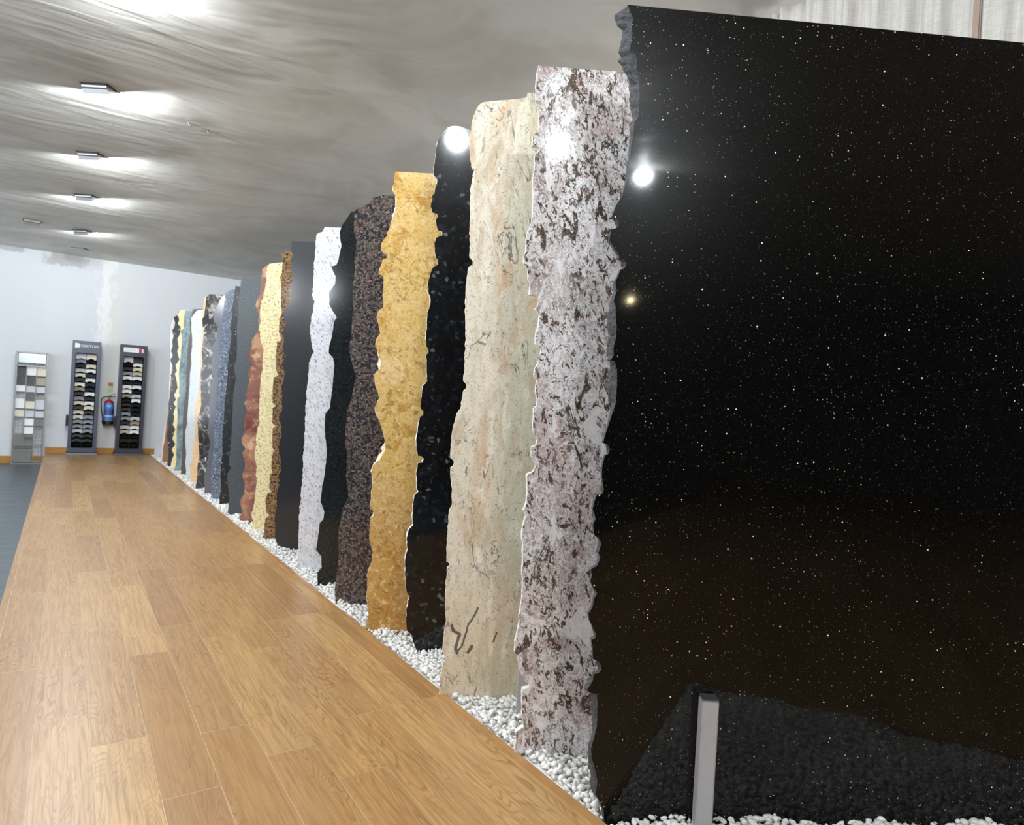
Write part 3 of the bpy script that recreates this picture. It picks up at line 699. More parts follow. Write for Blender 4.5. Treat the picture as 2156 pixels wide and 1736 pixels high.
slab('green-black stone slab with a slanting top corner right of the white one', (669, 1222), 4.34, [(739.7, 445), (747, 445)],
     [(731, 459), (721, 473), (715, 488), (718.6, 517), (712.7, 546), (707.6, 558), (697, 560.5), (706.5, 583), (705.5, 597.8), (693, 614), (693, 641), (704.5, 660), (709.6, 668), (703.4, 676.6), (700, 703.6), (693, 730.5), (692, 743), (702, 753), (704, 770), (700, 817), (695, 857), (685, 870), (683.6, 893.7), (685, 917), (688.6, 950.5), (683.6, 997), (678.6, 1020.7), (675, 1054), (682.6, 1077.5), (681, 1092.5), (673.6, 1101), (668.6, 1137.6), (666, 1157.7), (677, 1171), (677, 1194.4), (668.6, 1204.5), (668.6, 1221)], S_DKGREEN, E_DARK, seed=19)
slab('dark brown speckled stone slab with a small drilled hole near its top', (706, 1264), 3.94, [(750, 439), (760.5, 435), (777, 428.7), (783, 417), (804, 411), (829, 409)],
     [(747, 446), (745, 467), (746, 486), (751, 504.5), (750, 525), (746, 552), (748, 566.7), (744, 598), (743, 629), (745, 647.6), (742, 670), (740, 703.6), (734.5, 730.5), (740.4, 760), (748.8, 790), (743.8, 823.6), (730.4, 867), (725.4, 930.5), (731, 954), (728.7, 1004), (733.7, 1049), (722, 1071), (717, 1097.5), (712, 1121), (713.7, 1164), (710, 1201), (707, 1214.5), (705, 1241), (706, 1264.6)], S_BROWN, E_DARK, hole=(815.4, 446, 5.4), seed=20)
slab('golden yellow stone slab with rough pale edges', (770, 1318), 3.53, [(831.7, 361), (913, 365.5)],
     [(831, 384.5), (826.4, 392), (828.5, 402), (833, 410), (833, 440), (825, 463), (814.5, 496), (803, 511), (803, 526.5), (807, 533), (814.5, 535), (813.7, 543), (805, 547), (798, 569.6), (798, 576), (807, 581), (808, 595), (806, 620), (807, 645.7), (795.5, 656), (792.5, 668.5), (798, 685), (800.6, 700.4), (791.7, 713), (790.4, 728), (798, 748.6), (802.6, 761), (799, 776), (788.4, 788), (790.4, 812), (799, 837), (788, 857.6), (790.4, 869), (802, 895.6), (809.4, 923.5), (812, 939), (808, 951), (800, 966.7), (787, 977), (781.5, 992), (786, 1007), (781.5, 1037.6), (779, 1070.6), (786.6, 1075.7), (787.4, 1084.5), (779.8, 1089.6), (777.7, 1126), (779, 1143.7), (785, 1164), (783, 1181.7), (776.5, 1197), (772.7, 1212), (774, 1237.5), (771.4, 1263), (775, 1280.6), (776.5, 1293), (770, 1313.5), (770, 1320)],
     S_GOLD, E_CREAM, parts=True, chips=((360, 0), (435, 1), (450, 4), (465, 0), (742, 0), (760, 6), (776, 5), (782, 0), (930, 0), (945, 8), (966, 8), (980, 1), (1080, 0), (1086, 3), (1094, 0), (1320, 0)), seed=21)
slab('black stone slab with blue-grey crystals and a rounded top', (862, 1362), 3.26, [(932.4, 278), (942.6, 268), (952, 265), (960, 265), (970, 266), (980, 270), (992, 275)],
     [(922, 296), (918.5, 313.5), (916, 336), (913.4, 354), (913.4, 369), (922, 378), (916, 397), (914.7, 405), (909.6, 415), (906.5, 433), (909.6, 446.6), (920, 450.4), (922, 455.5), (917, 463), (920, 481), (923.5, 485.4), (931, 487), (931, 495), (918.5, 500), (914, 511), (917, 541.7), (921.8, 548), (921.8, 557), (911, 563), (905.8, 574.7), (902, 595), (902, 615), (905.8, 625), (905.8, 640.6), (900.7, 658), (899, 675), (899.5, 690), (896.4, 700), (897.4, 728), (902.5, 734.7), (902.5, 742), (897.4, 747), (898.2, 781.6), (899.5, 802), (890.6, 810.7), (886.8, 837), (885.5, 860), (891.8, 866.5), (890.6, 873), (884, 878), (880.4, 898), (876, 923.5), (877, 938.8), (879, 959), (886.8, 960), (892.4, 965.4), (890.6, 973), (880.4, 974), (876.6, 997), (878, 1027.5), (881, 1033.8), (871.6, 1042.7), (869, 1065), (868.5, 1093), (870, 1104), (860, 1114.5), (856, 1133.5), (857.6, 1154), (852.5, 1181.7), (853, 1217), (855, 1246), (862.7, 1255), (860, 1263), (855.8, 1283), (855, 1308.5), (857, 1326), (865, 1334), (869, 1346.5), (875, 1362), (878, 1380)],
     S_LABR, E_WHITE, parts=True, yaw=1.6, chips=((262, 0), (610, 0), (620, 2.5), (640, 1), (890, .5), (900, 2.5), (925, 3.5), (945, .5), (970, 2.5), (980, .3), (1030, 2), (1045, .4), (1110, 2.2), (1140, 2.2), (1180, 1.5), (1250, 1.2), (1270, 1.5), (1300, .5), (1362, 0)), seed=22)
slab('tall cream stone slab with dark squiggles low on its face', (924, 1462), 2.77, [(991, 275), (993.6, 256.7), (998, 240), (1003, 229), (1009, 220), (1016.7, 215), (1036, 212.5), (1058, 210.6), (1092.7, 208), (1105, 205.5), (1109, 203.7), (1111, 195), (1118, 195), (1127, 197)],
     [(988, 293.5), (990, 330), (993.6, 353), (999.6, 356), (999.6, 363), (996, 367), (991, 399.5), (990, 450), (989, 542), (993, 545), (996, 550), (994.6, 557), (988, 561), (982, 584), (979, 653), (980, 683), (981, 708), (978.6, 748.6), (978, 781.6), (975.5, 794), (975.5, 802), (980, 806), (982, 811), (980.6, 817), (975.5, 821), (972.5, 842), (970.4, 860), (961.6, 870), (955, 895.6), (951.4, 916), (949, 939), (949, 964), (954, 968), (957, 973), (955.7, 979), (949.7, 984), (949, 1004.7), (952, 1030), (951.4, 1063), (946, 1075.7), (945, 1085), (941, 1143.7), (941, 1181.7), (947.6, 1186.8), (946, 1191), (941.5, 1194), (938.8, 1224.8), (938, 1257.8), (937.5, 1275.5), (938.8, 1308.5), (935, 1339), (931, 1372), (938, 1382), (938, 1388), (932.4, 1396), (930, 1415), (926, 1427.6), (925, 1453), (924, 1470)],
     cream_face, E_CREAM, parts=True, jag=.001, chips=((195, 0), (350, 0), (362, 2), (368, 0), (1470, 0)), seed=23)
slab('white and lilac stone slab with brown flecks, second in the row', (1084, 1575), 2.33, [(1133, 138), (1318.6, 152)],
     [(1131, 152), (1128.5, 177.5), (1128.5, 200), (1130, 210), (1139, 213), (1143, 219), (1140, 226), (1136, 231), (1135, 253.5), (1132, 276), (1122, 286.5), (1121, 305.5), (1128, 305.5), (1135, 309), (1136, 316), (1132, 322), (1126.5, 327), (1126, 355), (1122, 370), (1121, 395.5), (1123.5, 416), (1122, 443), (1119.6, 465.5), (1112, 483), (1107, 501), (1108, 519), (1103, 539), (1102, 554), (1112, 567), (1112, 585), (1117, 597), (1115, 620), (1124, 620), (1132, 624), (1136, 632), (1133.5, 642), (1126, 650.6), (1136, 663), (1133.5, 686), (1127, 711.5), (1127, 724), (1140, 733), (1138.6, 744.5), (1127, 751), (1133.5, 759.6), (1127, 775), (1124.6, 790), (1130.5, 800), (1127, 825.5), (1132, 843), (1131, 852), (1123, 860), (1122, 898), (1125, 914.5), (1131, 923), (1128.5, 936), (1118, 940.6), (1119.6, 961), (1128.5, 982), (1121, 994), (1111.5, 998), (1109.4, 1022), (1111, 1037.5), (1108, 1058), (1100.6, 1074), (1107, 1086), (1100.6, 1106), (1100, 1134), (1101, 1164), (1100, 1197), (1101, 1227.6), (1100, 1255.5), (1095, 1278), (1093, 1311), (1089, 1334), (1084, 1352), (1084, 1372), (1090.4, 1379.7), (1093, 1410), (1102, 1428), (1105.6, 1435.5), (1114.5, 1440.5), (1112, 1448), (1100, 1450.7), (1100, 1473.5), (1099, 1511.5), (1103, 1529), (1084, 1542), (1088, 1560), (1083, 1570), (1083, 1585)],
     S_PINK, E_WHITE, parts=True, thick=.025, chips=((138, 0), (600, 0), (650, 1.5), (700, .5), (990, 0), (1000, 2), (1100, .5), (1150, 1.5), (1200, 1.5), (1280, 0), (1350, 1), (1440, 0), (1460, 2), (1520, 0), (1585, 0)), edge_rough=.001, yaw=4.2, seed=24)
slab('large black stone slab with copper and silver sparkles at the front', (1258, 1712), 1.985, [(1322, 10), (2156, 90)],
     [(1326, 23), (1333, 38), (1331, 51), (1331, 71), (1327, 96), (1326, 106), (1338, 115), (1341, 129), (1341, 145), (1345, 162), (1346.5, 193), (1346, 223), (1344, 248), (1336, 256), (1332.5, 286.5), (1330, 304), (1324, 347), (1319, 380), (1310, 411), (1298, 431), (1296, 435), (1288, 457), (1295, 457), (1301, 461), (1304, 468), (1302, 476), (1297, 480), (1290, 481), (1286, 484), (1283, 506), (1303, 536), (1304, 543), (1312, 545), (1317, 551), (1317, 560), (1312, 566), (1306, 567), (1303, 577), (1296, 592), (1298, 612), (1292, 633), (1296, 645), (1298, 683), (1298, 706), (1294.5, 721.6), (1291, 734), (1292, 747), (1286, 757), (1293, 759.6), (1299.6, 777), (1299.6, 810), (1297, 846), (1291, 865), (1283, 888), (1275.5, 911), (1269, 932), (1277, 934), (1283, 940), (1284, 948), (1280.6, 956), (1274, 959), (1270, 971.6), (1267, 987), (1268, 1009.6), (1270, 1022), (1271, 1030), (1269, 1037), (1263, 1042), (1256.5, 1041), (1250, 1060), (1247.6, 1070), (1254, 1091), (1249, 1103), (1251, 1126), (1263, 1135), (1266.6, 1144), (1260, 1162), (1264, 1172), (1258, 1190), (1244, 1198.5), (1246, 1210), (1243, 1222.6), (1250, 1236.5), (1258, 1248), (1251, 1259), (1248, 1278), (1239, 1291), (1241, 1306), (1247.6, 1319), (1255, 1334), (1253, 1343), (1245, 1347), (1247, 1359), (1249, 1387), (1256, 1390), (1263, 1395), (1266.5, 1403), (1265, 1411), (1260, 1416.5), (1251, 1419), (1247.6, 1433), (1236, 1451), (1242.6, 1458), (1256.5, 1461), (1258, 1484), (1256.5, 1529), (1249, 1560), (1244, 1575), (1246, 1595), (1251.5, 1615.5), (1258, 1641), (1254, 1671), (1263, 1686), (1270.5, 1707), (1273, 1730)],
     S_GALAXY, E_GREY, width=1.72, thick=.022, parts=True, jag=.0007, yaw=3.3,
     chips=((10, 26), (33, 34), (46, 29), (56, 18), (86, 18), (105, 22), (124, 38), (134, 28), (147, 22), (180, 17), (215, 17), (250, 8), (300, 2), (400, 0), (455, 0), (466, 8), (480, 0), (540, 0), (555, 7), (568, 0), (640, 5), (680, 17), (710, 12), (745, 12), (757, 6), (780, 15), (830, 15), (865, 3), (900, 0), (934, 0), (945, 7), (958, 0), (1020, 0), (1030, 6), (1042, 0), (1128, 0), (1150, 3), (1185, 1), (1200, 0), (1236, 0), (1250, 4), (1262, 0), (1320, 0), (1335, 4), (1348, 0), (1389, 0), (1404, 10), (1420, 0), (1450, 1), (1465, 12), (1510, 11), (1540, 3), (1580, 3), (1615, 10), (1650, 13), (1675, 5), (1730, 2)), edge_rough=.0012, seed=25)
# ------------------------------------------------------------------ steel posts that hold the slabs upright
def steel_mat(name, c, rough=.32):
    b = NB(name); n = b.noise(b.vmul(b.obj, (200, 200, 3)), 1, 3)
    b.set(color=b.mix(n, tuple(x * .85 for x in lin(c)[:3]) + (1,), lin(c)), metal=1.0, rough=b.rng(n, .3, .7, rough - .06, rough + .08))
    return b.m
M_STEEL = plain('satin_steel', '#b3afb1', .42, metal=.1, var=.05, scale=20)
M_STEELD = steel_mat('brushed_steel_lamp', '#a8a7a6', .34)
def post(px, py, depth, rz, label, bracket=False):
    p = EYE + ray(px, py) * depth; h = p.z
    root = empty('steel_post', (p.x, p.y, -.05), rz)
    w = .0245
    MB().box(-w, w, -w, w, 0, h + .046, .0035).build('square_tube', M_STEEL, root)
    MB().box(-w, w, -w, w, h + .0465, h + .05, .0015).build('end_cap', steel_mat('dull_steel_cap', '#8f8e8e', .5), root)
    if bracket:
        m = MB()
        for k in range(5): m.box(w, w + .05, -w * .6, w * .8, .185 + k * .006, .189 + k * .006)
        m.box(w, w + .045, -w * .4, w * .6, .184, .213)
        m.build('ribbed_clamp', plain('grey_rubber', '#8e908e', .7), root)
    return tag(root, label, 'post', 'short square steel posts holding slabs')
post(1493, 1466, 1.975, -PSI + math.radians(-2), 'square steel post standing in front of the sparkly black slab')
post(1111, 1290, 2.655, -PSI + math.radians(2), 'square steel post half hidden between the cream and the white lilac slabs', True)

# ------------------------------------------------------------------ ceiling lamps: steel scoops that throw light at the slabs
M_LFRAME = plain('lamp_frame_dark', '#3a3634', .6)
M_REFL = plain('lamp_reflector_white', '#f2f2f2', .5, var=.01)
def emission(name, c, st):
    b = NB(name); b.set(color=(0, 0, 0, 1), emit=c, estr=st, rough=.5); return b.m
M_BULB = emission('lit_tube', (.92, .97, 1, 1), 120.0)
M_BULBOFF = plain('unlit_tube', '#d8d8d2', .3)
LAMP_W = .19
def lamp(x, y, label, watts=30.0, rz=-PSI, flush=False, tint=(.90, .96, 1.0), group='steel scoop lamps on the ceiling'):
    root = empty('ceiling_lamp', (x, y, ZC), rz)
    w, d = LAMP_W / 2, .135
    fr = MB()
    t = .012
    for a in ((-w - t, w + t, -t, 0), (-w - t, w + t, d, d + t), (-w - t, -w, 0, d), (w, w + t, 0, d)): fr.box(a[0], a[1], a[2], a[3], -.006, 0)
    fr.build('mounting_frame', M_LFRAME, root)
    prof = [(0, -.003), (-.002, -.018), (.002, -.030), (.010, -.040), (.024, -.072)] if not flush else [(0, -.002), (.004, -.010), (.06, -.016), (.12, -.008)]
    def scoop(off, wi, name, mat):
        m = MB(); pr = [(a + off * .9, b_ + off * .25) for a, b_ in prof]
        A = [m.bm.verts.new((-wi, a, b_)) for a, b_ in pr]; B = [m.bm.verts.new((wi, a, b_)) for a, b_ in pr]
        for i in range(len(pr) - 1): m.face([A[i], A[i + 1], B[i + 1], B[i]])
        for S, sx in ((A, -wi), (B, wi)):
            e = m.bm.verts.new((sx, d - off, -.003))
            m.face(S + [e])
        o = m.build(name, mat, root)
        so = o.modifiers.new('thickness', 'SOLIDIFY'); so.thickness = .0015; so.offset = 0
        return o
    scoop(0, w, 'hood', M_STEELD)
    if not flush:
        scoop(.006, w - .004, 'reflector', M_REFL)
        tb = MB(); tb.tube([(-.052, .088, -.024), (.052, .088, -.024)], .006, 10)
        tb.build('lamp_tube', M_BULB if watts else M_BULBOFF, root)
    if watts:
        ld = bpy.data.lights.new('lamp_light', 'POINT'); ld.energy = watts; ld.color = tint; ld.shadow_soft_size = .012
        lo = bpy.data.objects.new('lamp_light', ld); lo.location = (0, .064, -.05); link(lo, root)
    return tag(root, label, 'ceiling lamp', group)
P = 125.0
LY = [('nearest lit steel scoop lamp on the ceiling, upper left', 6.03), ('lit steel scoop lamp on the ceiling, second in the receding line', 7.82),
      ('lit steel scoop lamp on the ceiling, third in the receding line', 9.56), ('lit steel scoop lamp on the ceiling farthest along, before the dark closed one', 11.75)]
for lb, y in LY: lamp(.08, y, lb, P if y < 11 else P * .45)
lamp(.08, 13.3, 'dark closed flat lamp on the ceiling close to the far wall', 0, flush=True)
lamp(-.48, 11.62, 'unlit steel scoop lamp on the ceiling left of the lit line', 0, rz=math.radians(4))
for y in (4.25, 2.6, .95, -1.2, -2.7):
    lamp(.08, y, 'lit steel scoop lamp over the oak floor nearer than the picture shows', P)
for y in (-2.4, -.6, 1.4, 3.2, 5.2):
    lamp(-5.6, y, 'lit steel scoop lamp over the tiled side of the room', P * .8)

lamp(-2.0, -9.0, 'yellowish steel scoop lamp near the back wall', 8.0, tint=(1, .82, .4))
# little leftover fixings in the ceiling plaster
for (px, py, lb) in ((397, 258, 'tiny pale hook in the ceiling plaster, the farther left of two'), (437, 274, 'tiny metal hook in the ceiling plaster, the nearer right of two')):
    p = on_z(px, py, ZC)
    m = MB(); m.tube([(0, 0, .004), (0, 0, -.012), (.012, 0, -.024), (.026, 0, -.020), (.03, 0, -.008)], .0035, 6)
    m.lathe([(.012, -.001), (.012, -.004), (.006, -.006)], 10)
    o = m.build('ceiling_hook', M_STEELD); o.location = p
    tag(o, lb, 'hook', 'two small hooks on the ceiling')

# ------------------------------------------------------------------ sample racks by the far wall
M_CASE = plain('grey_metallic_case', '#31353f', .4, metal=.0, var=.04)
M_CASE_L = plain('light_grey_metallic_case', '#4b5263', .35, metal=.0, var=.04)
M_INNER = plain('black_inside', '#141416', .6)
M_PLASTIC = plain('black_plastic', '#16171a', .45)
M_SIGNW = plain('white_print', '#eef2f6', .5, var=.01)
M_SIGNR = plain('red_print', '#b33a56', .5, var=.03)
M_SIGNGREY = plain('pale_grey_print', '#b9c6d2', .5, var=.01)

def fillet_rect(x0, x1, z0, z1, r, n=5):
    pts = []
    for cx, cz, a0 in ((x1 - r, z1 - r, 0), (x0 + r, z1 - r, 90), (x0 + r, z0 + r, 180), (x1 - r, z0 + r, 270)):
        for k in range(n + 1):
            a = math.radians(a0 + 90 * k / n); pts.append((cx + r * math.cos(a), cz + r * math.sin(a)))
    return pts
def frame_plate(mb, outer, inner, y0, y1):
    rings = []
    polys = [[Vector((a, b, 0)) for a, b in outer], [Vector((a, b, 0)) for a, b in inner[::-1]]]
    flat = outer + inner[::-1]; tris = geometry.tessellate_polygon(polys)
    for y in (y0, y1):
        vs = [mb.bm.verts.new((a, y, b)) for a, b in flat]; rings.append(vs)
        for t in tris: mb.face([vs[i] for i in t])
    no = len(outer)
    for s, e in ((0, no), (no, len(flat))):
        n = e - s
        for i in range(n):
            a, b = s + i, s + (i + 1) % n
            mb.face([rings[0][a], rings[0][b], rings[1][b], rings[1][a]])

def text(body, size, loc, m, parent, name='lettering', sx=1.0, depth=.001):
    cu = bpy.data.curves.new(name, 'FONT'); cu.body = body; cu.size = size; cu.extrude = depth
    cu.align_x = 'LEFT'; cu.align_y = 'CENTER'
    cu.materials.append(m)
    tmp = link(bpy.data.objects.new('tmp', cu)); bpy.context.view_layer.update()
    me = bpy.data.meshes.new_from_object(tmp.evaluated_get(bpy.context.evaluated_depsgraph_get()))
    bpy.data.objects.remove(tmp); bpy.data.curves.remove(cu)
    me.transform(Matrix.Translation(loc) @ Matrix.Rotation(math.pi / 2, 4, 'X') @ Matrix.Diagonal((sx, 1, 1, 1)))
    return link(bpy.data.objects.new(name, me), parent)

RY = YF - .30      # front of the two tall racks
def tall_rack(xc, h, case, label, header):
    w = .212
    root = empty('sample_rack', (xc, RY, 0))
    b = MB()           # shell: sides, back and roof
    b.box(-w, -w + .016, .004, .26, .05, h - .004); b.box(w - .016, w, .004, .26, .05, h - .004)
    b.box(-w + .016, w - .016, .25, .26, .05, h - .004); b.box(-w + .016, w - .016, .02, .25, h - .02, h - .004); b.box(-w + .016, w - .016, .02, .25, .05, .066)
    b.build('shell', case, root)
    fp = MB(); frame_plate(fp, [(-w, .05), (w, .05), (w, h), (-w, h)], fillet_rect(-w + .052, w - .052, .125, h - .21, .028), -.006, .004)
    front = fp.build('front_frame', case, root)
    MB().box(-w + .018, w - .018, .235, .249, .07, h - .03).build('inner_back', M_INNER, root)
    m = MB()
    m.prism([(-.02, 0), (.275, 0), (.275, .052), (.02, .052), (-.012, .036)], -w - .018, w + .018, 'x'); m.build('plinth', case, root)
    hb = MB(); hb.box(-w - .04, -w - .001, .10, .19, .50, .67); hb.box(-w - .036, -w - .005, .105, .185, .67, .695); hb.build('leaflet_box', M_PLASTIC, root)
    lf = MB()
    for k in range(19): lf.box(-w + .02, w - .02, .10, .23, .16 + .0815 * k, .164 + .0815 * k)
    lf.box(-.003, .003, .06, .23, .14, h - .23)
    lf.build('slot_ledges', M_INNER, root)
    header(front, w, h)
    return tag(root, label, 'sample rack', 'two tall grey sample racks')

def header_a(front, w, h):
    pts = [(-.178, h - .125), (-.178, h - .045)] + [(-.138 + .04 * math.cos(math.radians(a)), h - .085 + .04 * math.sin(math.radians(a))) for a in range(90, -91, -15)]
    m = MB(); m.prism(pts, -.0075, -.0055); m.build('emblem', M_SIGNW, front)
    text('DEKTON', .06, (-.09, -.0062, h - .088), M_SIGNW, front, sx=1.05, depth=.0006)
def header_b(front, w, h):
    o = MB().box(-.165, .075, -.009, -.005, h - .135, h - .052).build('name_plate', M_SIGNW, front)
    t = text('SILESTONE', .034, (-.15, -.0095, h - .093), M_SIGNGREY, front, sx=1.05, depth=.0004)
    MB().box(.076, .158, -.009, -.005, h - .135, h - .052).build('red_plate', M_SIGNR, front)
    m = MB()
    for cz in (h - .074, h - .098, h - .118):
        m.prism([(.135 + .014 * math.cos(a * .5236) , cz + .0105 * math.sin(a * .5236)) for a in range(12)], -.0105, -.0085)
    m.build('emblem', M_SIGNW, front)
tall_rack(.30, 1.995, M_CASE_L, 'tall light grey sample rack with a white half-round emblem on its header', header_a)
tall_rack(1.02, 2.0, M_CASE, 'tall dark grey sample rack with a white and red name plate', header_b)

SMAT = {}
def smat(h):
    if h not in SMAT:
        SMAT[h] = stone('sample_' + h.strip('#'), h, [('noise', 40, .45, .7, h, {})], rough=.3)
    return SMAT[h]
NAMES = {'w': ('#eeeeee', 'white'), 'c': ('#dcd6c2', 'cream'), 'g': ('#8b9099', 'grey'), 'l': ('#c3c5cc', 'light grey'), 'd': ('#2c2c2f', 'dark grey'),
         'k': ('#0e0f11', 'black'), 'b': ('#3f3a35', 'dark brown'), 't': ('#9a9078', 'taupe'), 'n': ('#16282a', 'dark green'), 'i': ('#c9c5d0', 'lilac white'), 'y': ('#c0b795', 'beige')}
TILE = {}
def tile_mesh(key, w, hgt, th=.011, notch=True):
    kk = (key, round(w, 3), round(hgt, 3))
    if kk in TILE: return TILE[kk]
    pts = [(-w / 2, hgt), (-w / 2, 0.004), (-w / 2 + .004, 0)]
    if notch:
        pts += [(-w * .30, 0)] + [(-w * .3 + w * .6 * k / 8, .021 * math.sin(math.pi * min(1, max(0, (k / 8)))) ** .5) for k in range(1, 8)] + [(w * .30, 0)]
    pts += [(w / 2 - .004, 0), (w / 2, .004), (w / 2, hgt)]
    m = MB(); m.prism(pts, -th, 0)
    bmesh.ops.recalc_face_normals(m.bm, faces=m.bm.faces)
    me = bpy.data.meshes.new('stone_sample'); m.bm.to_mesh(me); m.bm.free(); me.materials.append(smat(NAMES[key][0]))
    TILE[kk] = me
    return me
ORD = 'top second third fourth fifth sixth seventh eighth ninth tenth eleventh twelfth thirteenth fourteenth fifteenth sixteenth seventeenth eighteenth nineteenth'.split()
def fill(xc, h, cols, where, group):
    for ci, colr in enumerate(cols):
        for r, ch in enumerate(colr):
            if ch == '.': continue
            big = r == 0
            me = tile_mesh(ch, .148, .112 if big else .078)
            o = link(bpy.data.objects.new('stone_sample', me))
            z = h - .325 - r * .0815 + (0 if big else .014)
            o.location = (xc + (-.076, .076)[ci], RY + .048, z)
            o.rotation_euler = (math.radians(24 if big else 36), 0, 0)
            o.rotation_euler.x = -o.rotation_euler.x
            tag(o, '%s stone sample, %s of the %s column in the %s rack' % (NAMES[ch][1], ORD[r] if r < 18 else 'lowest', ('left', 'right')[ci], where), 'stone sample', group)
fill(.30, 1.995, ('lgdlcbwtbgcbccggldk', 'ckcwdwdnwdwcbggggkk'), 'half-round emblem', 'samples in the light grey rack')
fill(1.02, 2.0, ('ikbgwkwwtkdbggdiy.k', 'bwcywkwklwkkkltww.k'), 'white and red plate', 'samples in the dark grey rack')

# wire rack on the tiles, left
def wire_rack():
    x0, x1, z0, z1, yf, yb = -.68, -.262, ZT, 1.735, YF - .15, YF - .03
    xc = (x0 + x1) / 2; root = empty('wire_display_rack', (xc, yf, z0))
    mt = steel_mat('wire_rack_metal', '#9a9a9c', .42)
    H = z1 - z0; w = (x1 - x0) / 2; d = yb - yf
    f = MB(); s = .009
    for sx in (-w, w):
        for y in (0, d): f.box(sx - s, sx + s, y - s, y + s, 0, H)
        f.box(sx - s, sx + s, 0, d, H - 2 * s, H); f.box(sx - s, sx + s, 0, d, .04, .04 + 2 * s)
    for z in (H - s, H * .8755, .33 , .045):
        f.box(-w, w, -s, s, z - s, z + s)
    f.box(-w, w, d - s, d + s, H - 2 * s, H)
    f.build('tube_frame', mt, root)
    MB().box(-w - .012, w + .012, -.03, d + .01, 0, .022, .004).build('base_bar', mt, root)
    hp = MB().box(-w + .022, w - .022, -.004, .003, H - .185, H - .028).build('header_plate', plain('polished_header', '#d9dfe6', .25, metal=.6, var=.02, scale=3), root)
    g = MB()
    for k in range(1, 3):
        x = -w + 2 * w * k / 3; g.box(x - .004, x + .004, .002, .01, .05, H - .19)
    for k in range(10):
        x = -w + 2 * w * (k + .5) / 10; g.box(x - .0018, x + .0018, d - .01, d - .006, .05, H - .2)
    for k in range(26): g.box(-w, w, d - .012, d - .008, .09 + k * .062 - .0016, .09 + k * .062 + .0016)
    g.build('wire_grid', mt, root)
    tag(root, 'metal wire display rack with square samples standing on the grey tiles', 'display rack')
    cw = 2 * w / 3
    def cell(ci, za, zb, ch, where, tilt=14, depth=.02):
        me = tile_mesh(ch, cw - .014, zb - za, .01, False)
        o = link(bpy.data.objects.new('stone_sample', me)); o.location = (xc - w + cw * (ci + .5), yf + depth, za); o.rotation_euler = (-math.radians(tilt), 0, 0)
        tag(o, '%s square stone sample %s of the wire rack' % (NAMES[ch][1], where), 'stone sample', 'square samples on the wire rack')
    def zpx(y): return CAMZ - (y - 805.6) * 11.33 / FPX
    rows = [(310, 452, 'dwc', 'top'), (466, 582, 'dkt', 'second'), (597, 683, 'wll', 'third'), (692, 800, '.b.', 'fourth'), (780, 912, 'wcl', 'fifth'), (937, 1028, 'cll', 'sixth'), (1046, 1145, '.wb', 'seventh'), (1164, 1260, '.w.', 'eighth'), (1264, 1310, '.b.', 'lowest')]
    for a, b_, cs, nm in rows:
        for ci, ch in enumerate(cs):
            if ch == '.': continue
            cell(ci, zpx(720 + b_ / 6.556 + (ci - 1) * .6), zpx(720 + a / 6.556 + (ci - 1) * .6), ch, 'in the %s row, %s column' % (nm, ('left', 'middle', 'right')[ci]), depth=.022)
    pm = plain('grey_board', '#8d8c87', .6, var=.05)
    m = MB().box(-w + .012, w - cw - .004, d - .03, d - .022, zpx(720 + 1462 / 6.556) - z0, zpx(720 + 1262 / 6.556) - z0)
    o = m.build('board', pm); o.location = root.location
    tag(o, 'grey board standing in the wire rack above its lowest rail', 'board', 'grey boards in the wire rack')
    m = MB().box(-w + .012, w - cw - .02, d - .03, d - .022, .05, zpx(720 + 1480 / 6.556) - z0)
    o = m.build('board', pm); o.location = root.location
    tag(o, 'grey board standing in the bottom bay of the wire rack', 'board', 'grey boards in the wire rack')
wire_rack()

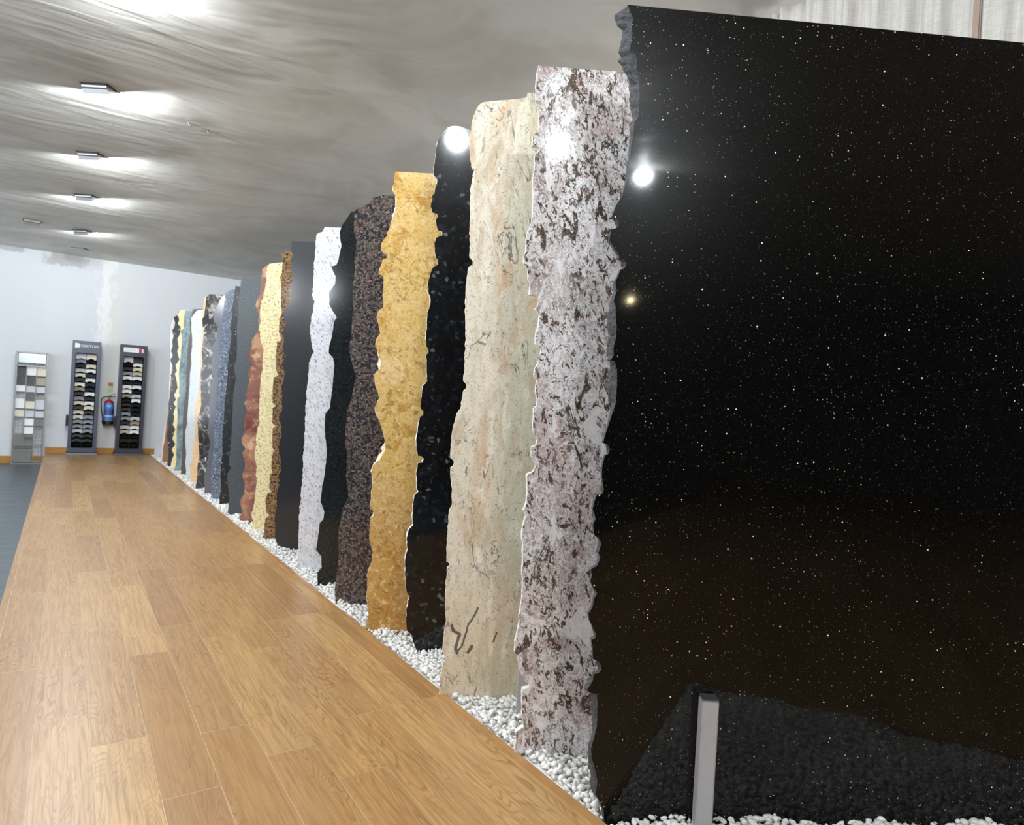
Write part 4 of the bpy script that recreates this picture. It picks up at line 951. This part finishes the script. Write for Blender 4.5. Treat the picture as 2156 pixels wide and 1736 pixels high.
# ------------------------------------------------------------------ fire extinguisher and its sign
def extinguisher():
    root = empty('fire_extinguisher', (.685, YF - .095, .545))
    red = plain('extinguisher_red', '#b3202c', .3, var=.03); blk = plain('extinguisher_black', '#141416', .5)
    r = .078
    body = MB(); body.lathe([(r, .05), (r, .385), (r * .96, .402), (r * .75, .424), (r * .4, .438), (.022, .442), (.022, .455)], 28)
    body.build('cylinder', red, root, smooth=False)
    MB().lathe([(r + .004, 0), (r + .004, .05), (r - .004, .058)], 28).build('foot_ring', blk, root)
    lb = MB(); n = 20
    def band(z0, z1, rr, a0, a1, mat_i):
        lb.mi = mat_i
        A = [[lb.bm.verts.new((rr * math.cos(math.radians(a0 + (a1 - a0) * k / n)), rr * math.sin(math.radians(a0 + (a1 - a0) * k / n)), z)) for k in range(n + 1)] for z in (z0, z1)]
        for k in range(n): lb.face([A[0][k], A[0][k + 1], A[1][k + 1], A[1][k]])
    band(.068, .383, r + .0008, 185, 355, 0)
    band(.175, .275, r + .0014, 200, 305, 1); band(.175, .275, r + .0014, 305, 350, 2)
    band(.142, .156, r + .0016, 215, 325, 3); band(.332, .342, r + .0016, 240, 300, 3); band(.316, .324, r + .0016, 245, 290, 3)
    lb.build('label', [plain('label_blue', '#4d8fdc', .4), plain('label_mid_blue', '#4f66ae', .4), plain('label_navy', '#2c419a', .4), M_SIGNW], root)
    MB().lathe([(.021, .455), (.021, .478), (.014, .49), (.014, .5)], 16).build('valve', plain('valve_brass', '#a9a43c', .4, metal=.4), root)
    m = MB(); m.box(-.03, .02, -.014, .014, .487, .512, .003); m.build('valve_head', blk, root)
    m = MB(); m.tube([(0, 0, .505), (.05, 0, .502), (.105, 0, .496)], .0065, 8); m.build('carry_handle', blk, root)
    m = MB(); m.tube([(0, 0, .512), (.03, 0, .528), (.09, 0, .556)], [.007, .006, .005], 8); m.build('squeeze_lever', blk, root)
    m = MB(); m.tube([(-.02, 0, .5), (-.06, -.004, .497), (-.10, -.006, .478), (-.122, -.006, .44), (-.122, -.006, .36), (-.11, -.006, .26), (-.09, -.006, .14), (-.082, -.004, .06)], .0085, 10); m.build('hose', blk, root, smooth=True)
    m = MB(); m.tube([(-.084, -.004, .075), (-.083, -.002, .02)], [.012, .016], 10); m.build('nozzle', blk, root)
    m = MB(); m.box(-.02, .02, r - .002, .095, .33, .39); m.build('wall_bracket', blk, root)
    tag(root, 'red fire extinguisher with a blue label hung between the two tall racks', 'fire extinguisher')
extinguisher()
sg = MB().box(.655, .742, YF - .004, YF - .0005, 1.105, 1.305).build('safety_sign', plain('sign_green', '#b9d9ae', .5, var=.05))
m = MB().box(.655, .742, YF - .0052, YF - .004, 1.232, 1.305).build('orange_panel', plain('sign_orange', '#d99a5c', .5, var=.08), sg); m['label'] = 'orange upper panel'
m = MB(); m.box(.675, .700, YF - .006, YF - .0052, 1.245, 1.292); m.prism([(.703, 1.245), (.73, 1.245), (.722, 1.27), (.728, 1.292), (.708, 1.28)], YF - .006, YF - .0052); m.build('pictogram', plain('sign_red', '#b8473a', .5), sg)
tag(sg, 'small orange and green sign on the wall above the fire extinguisher', 'sign')
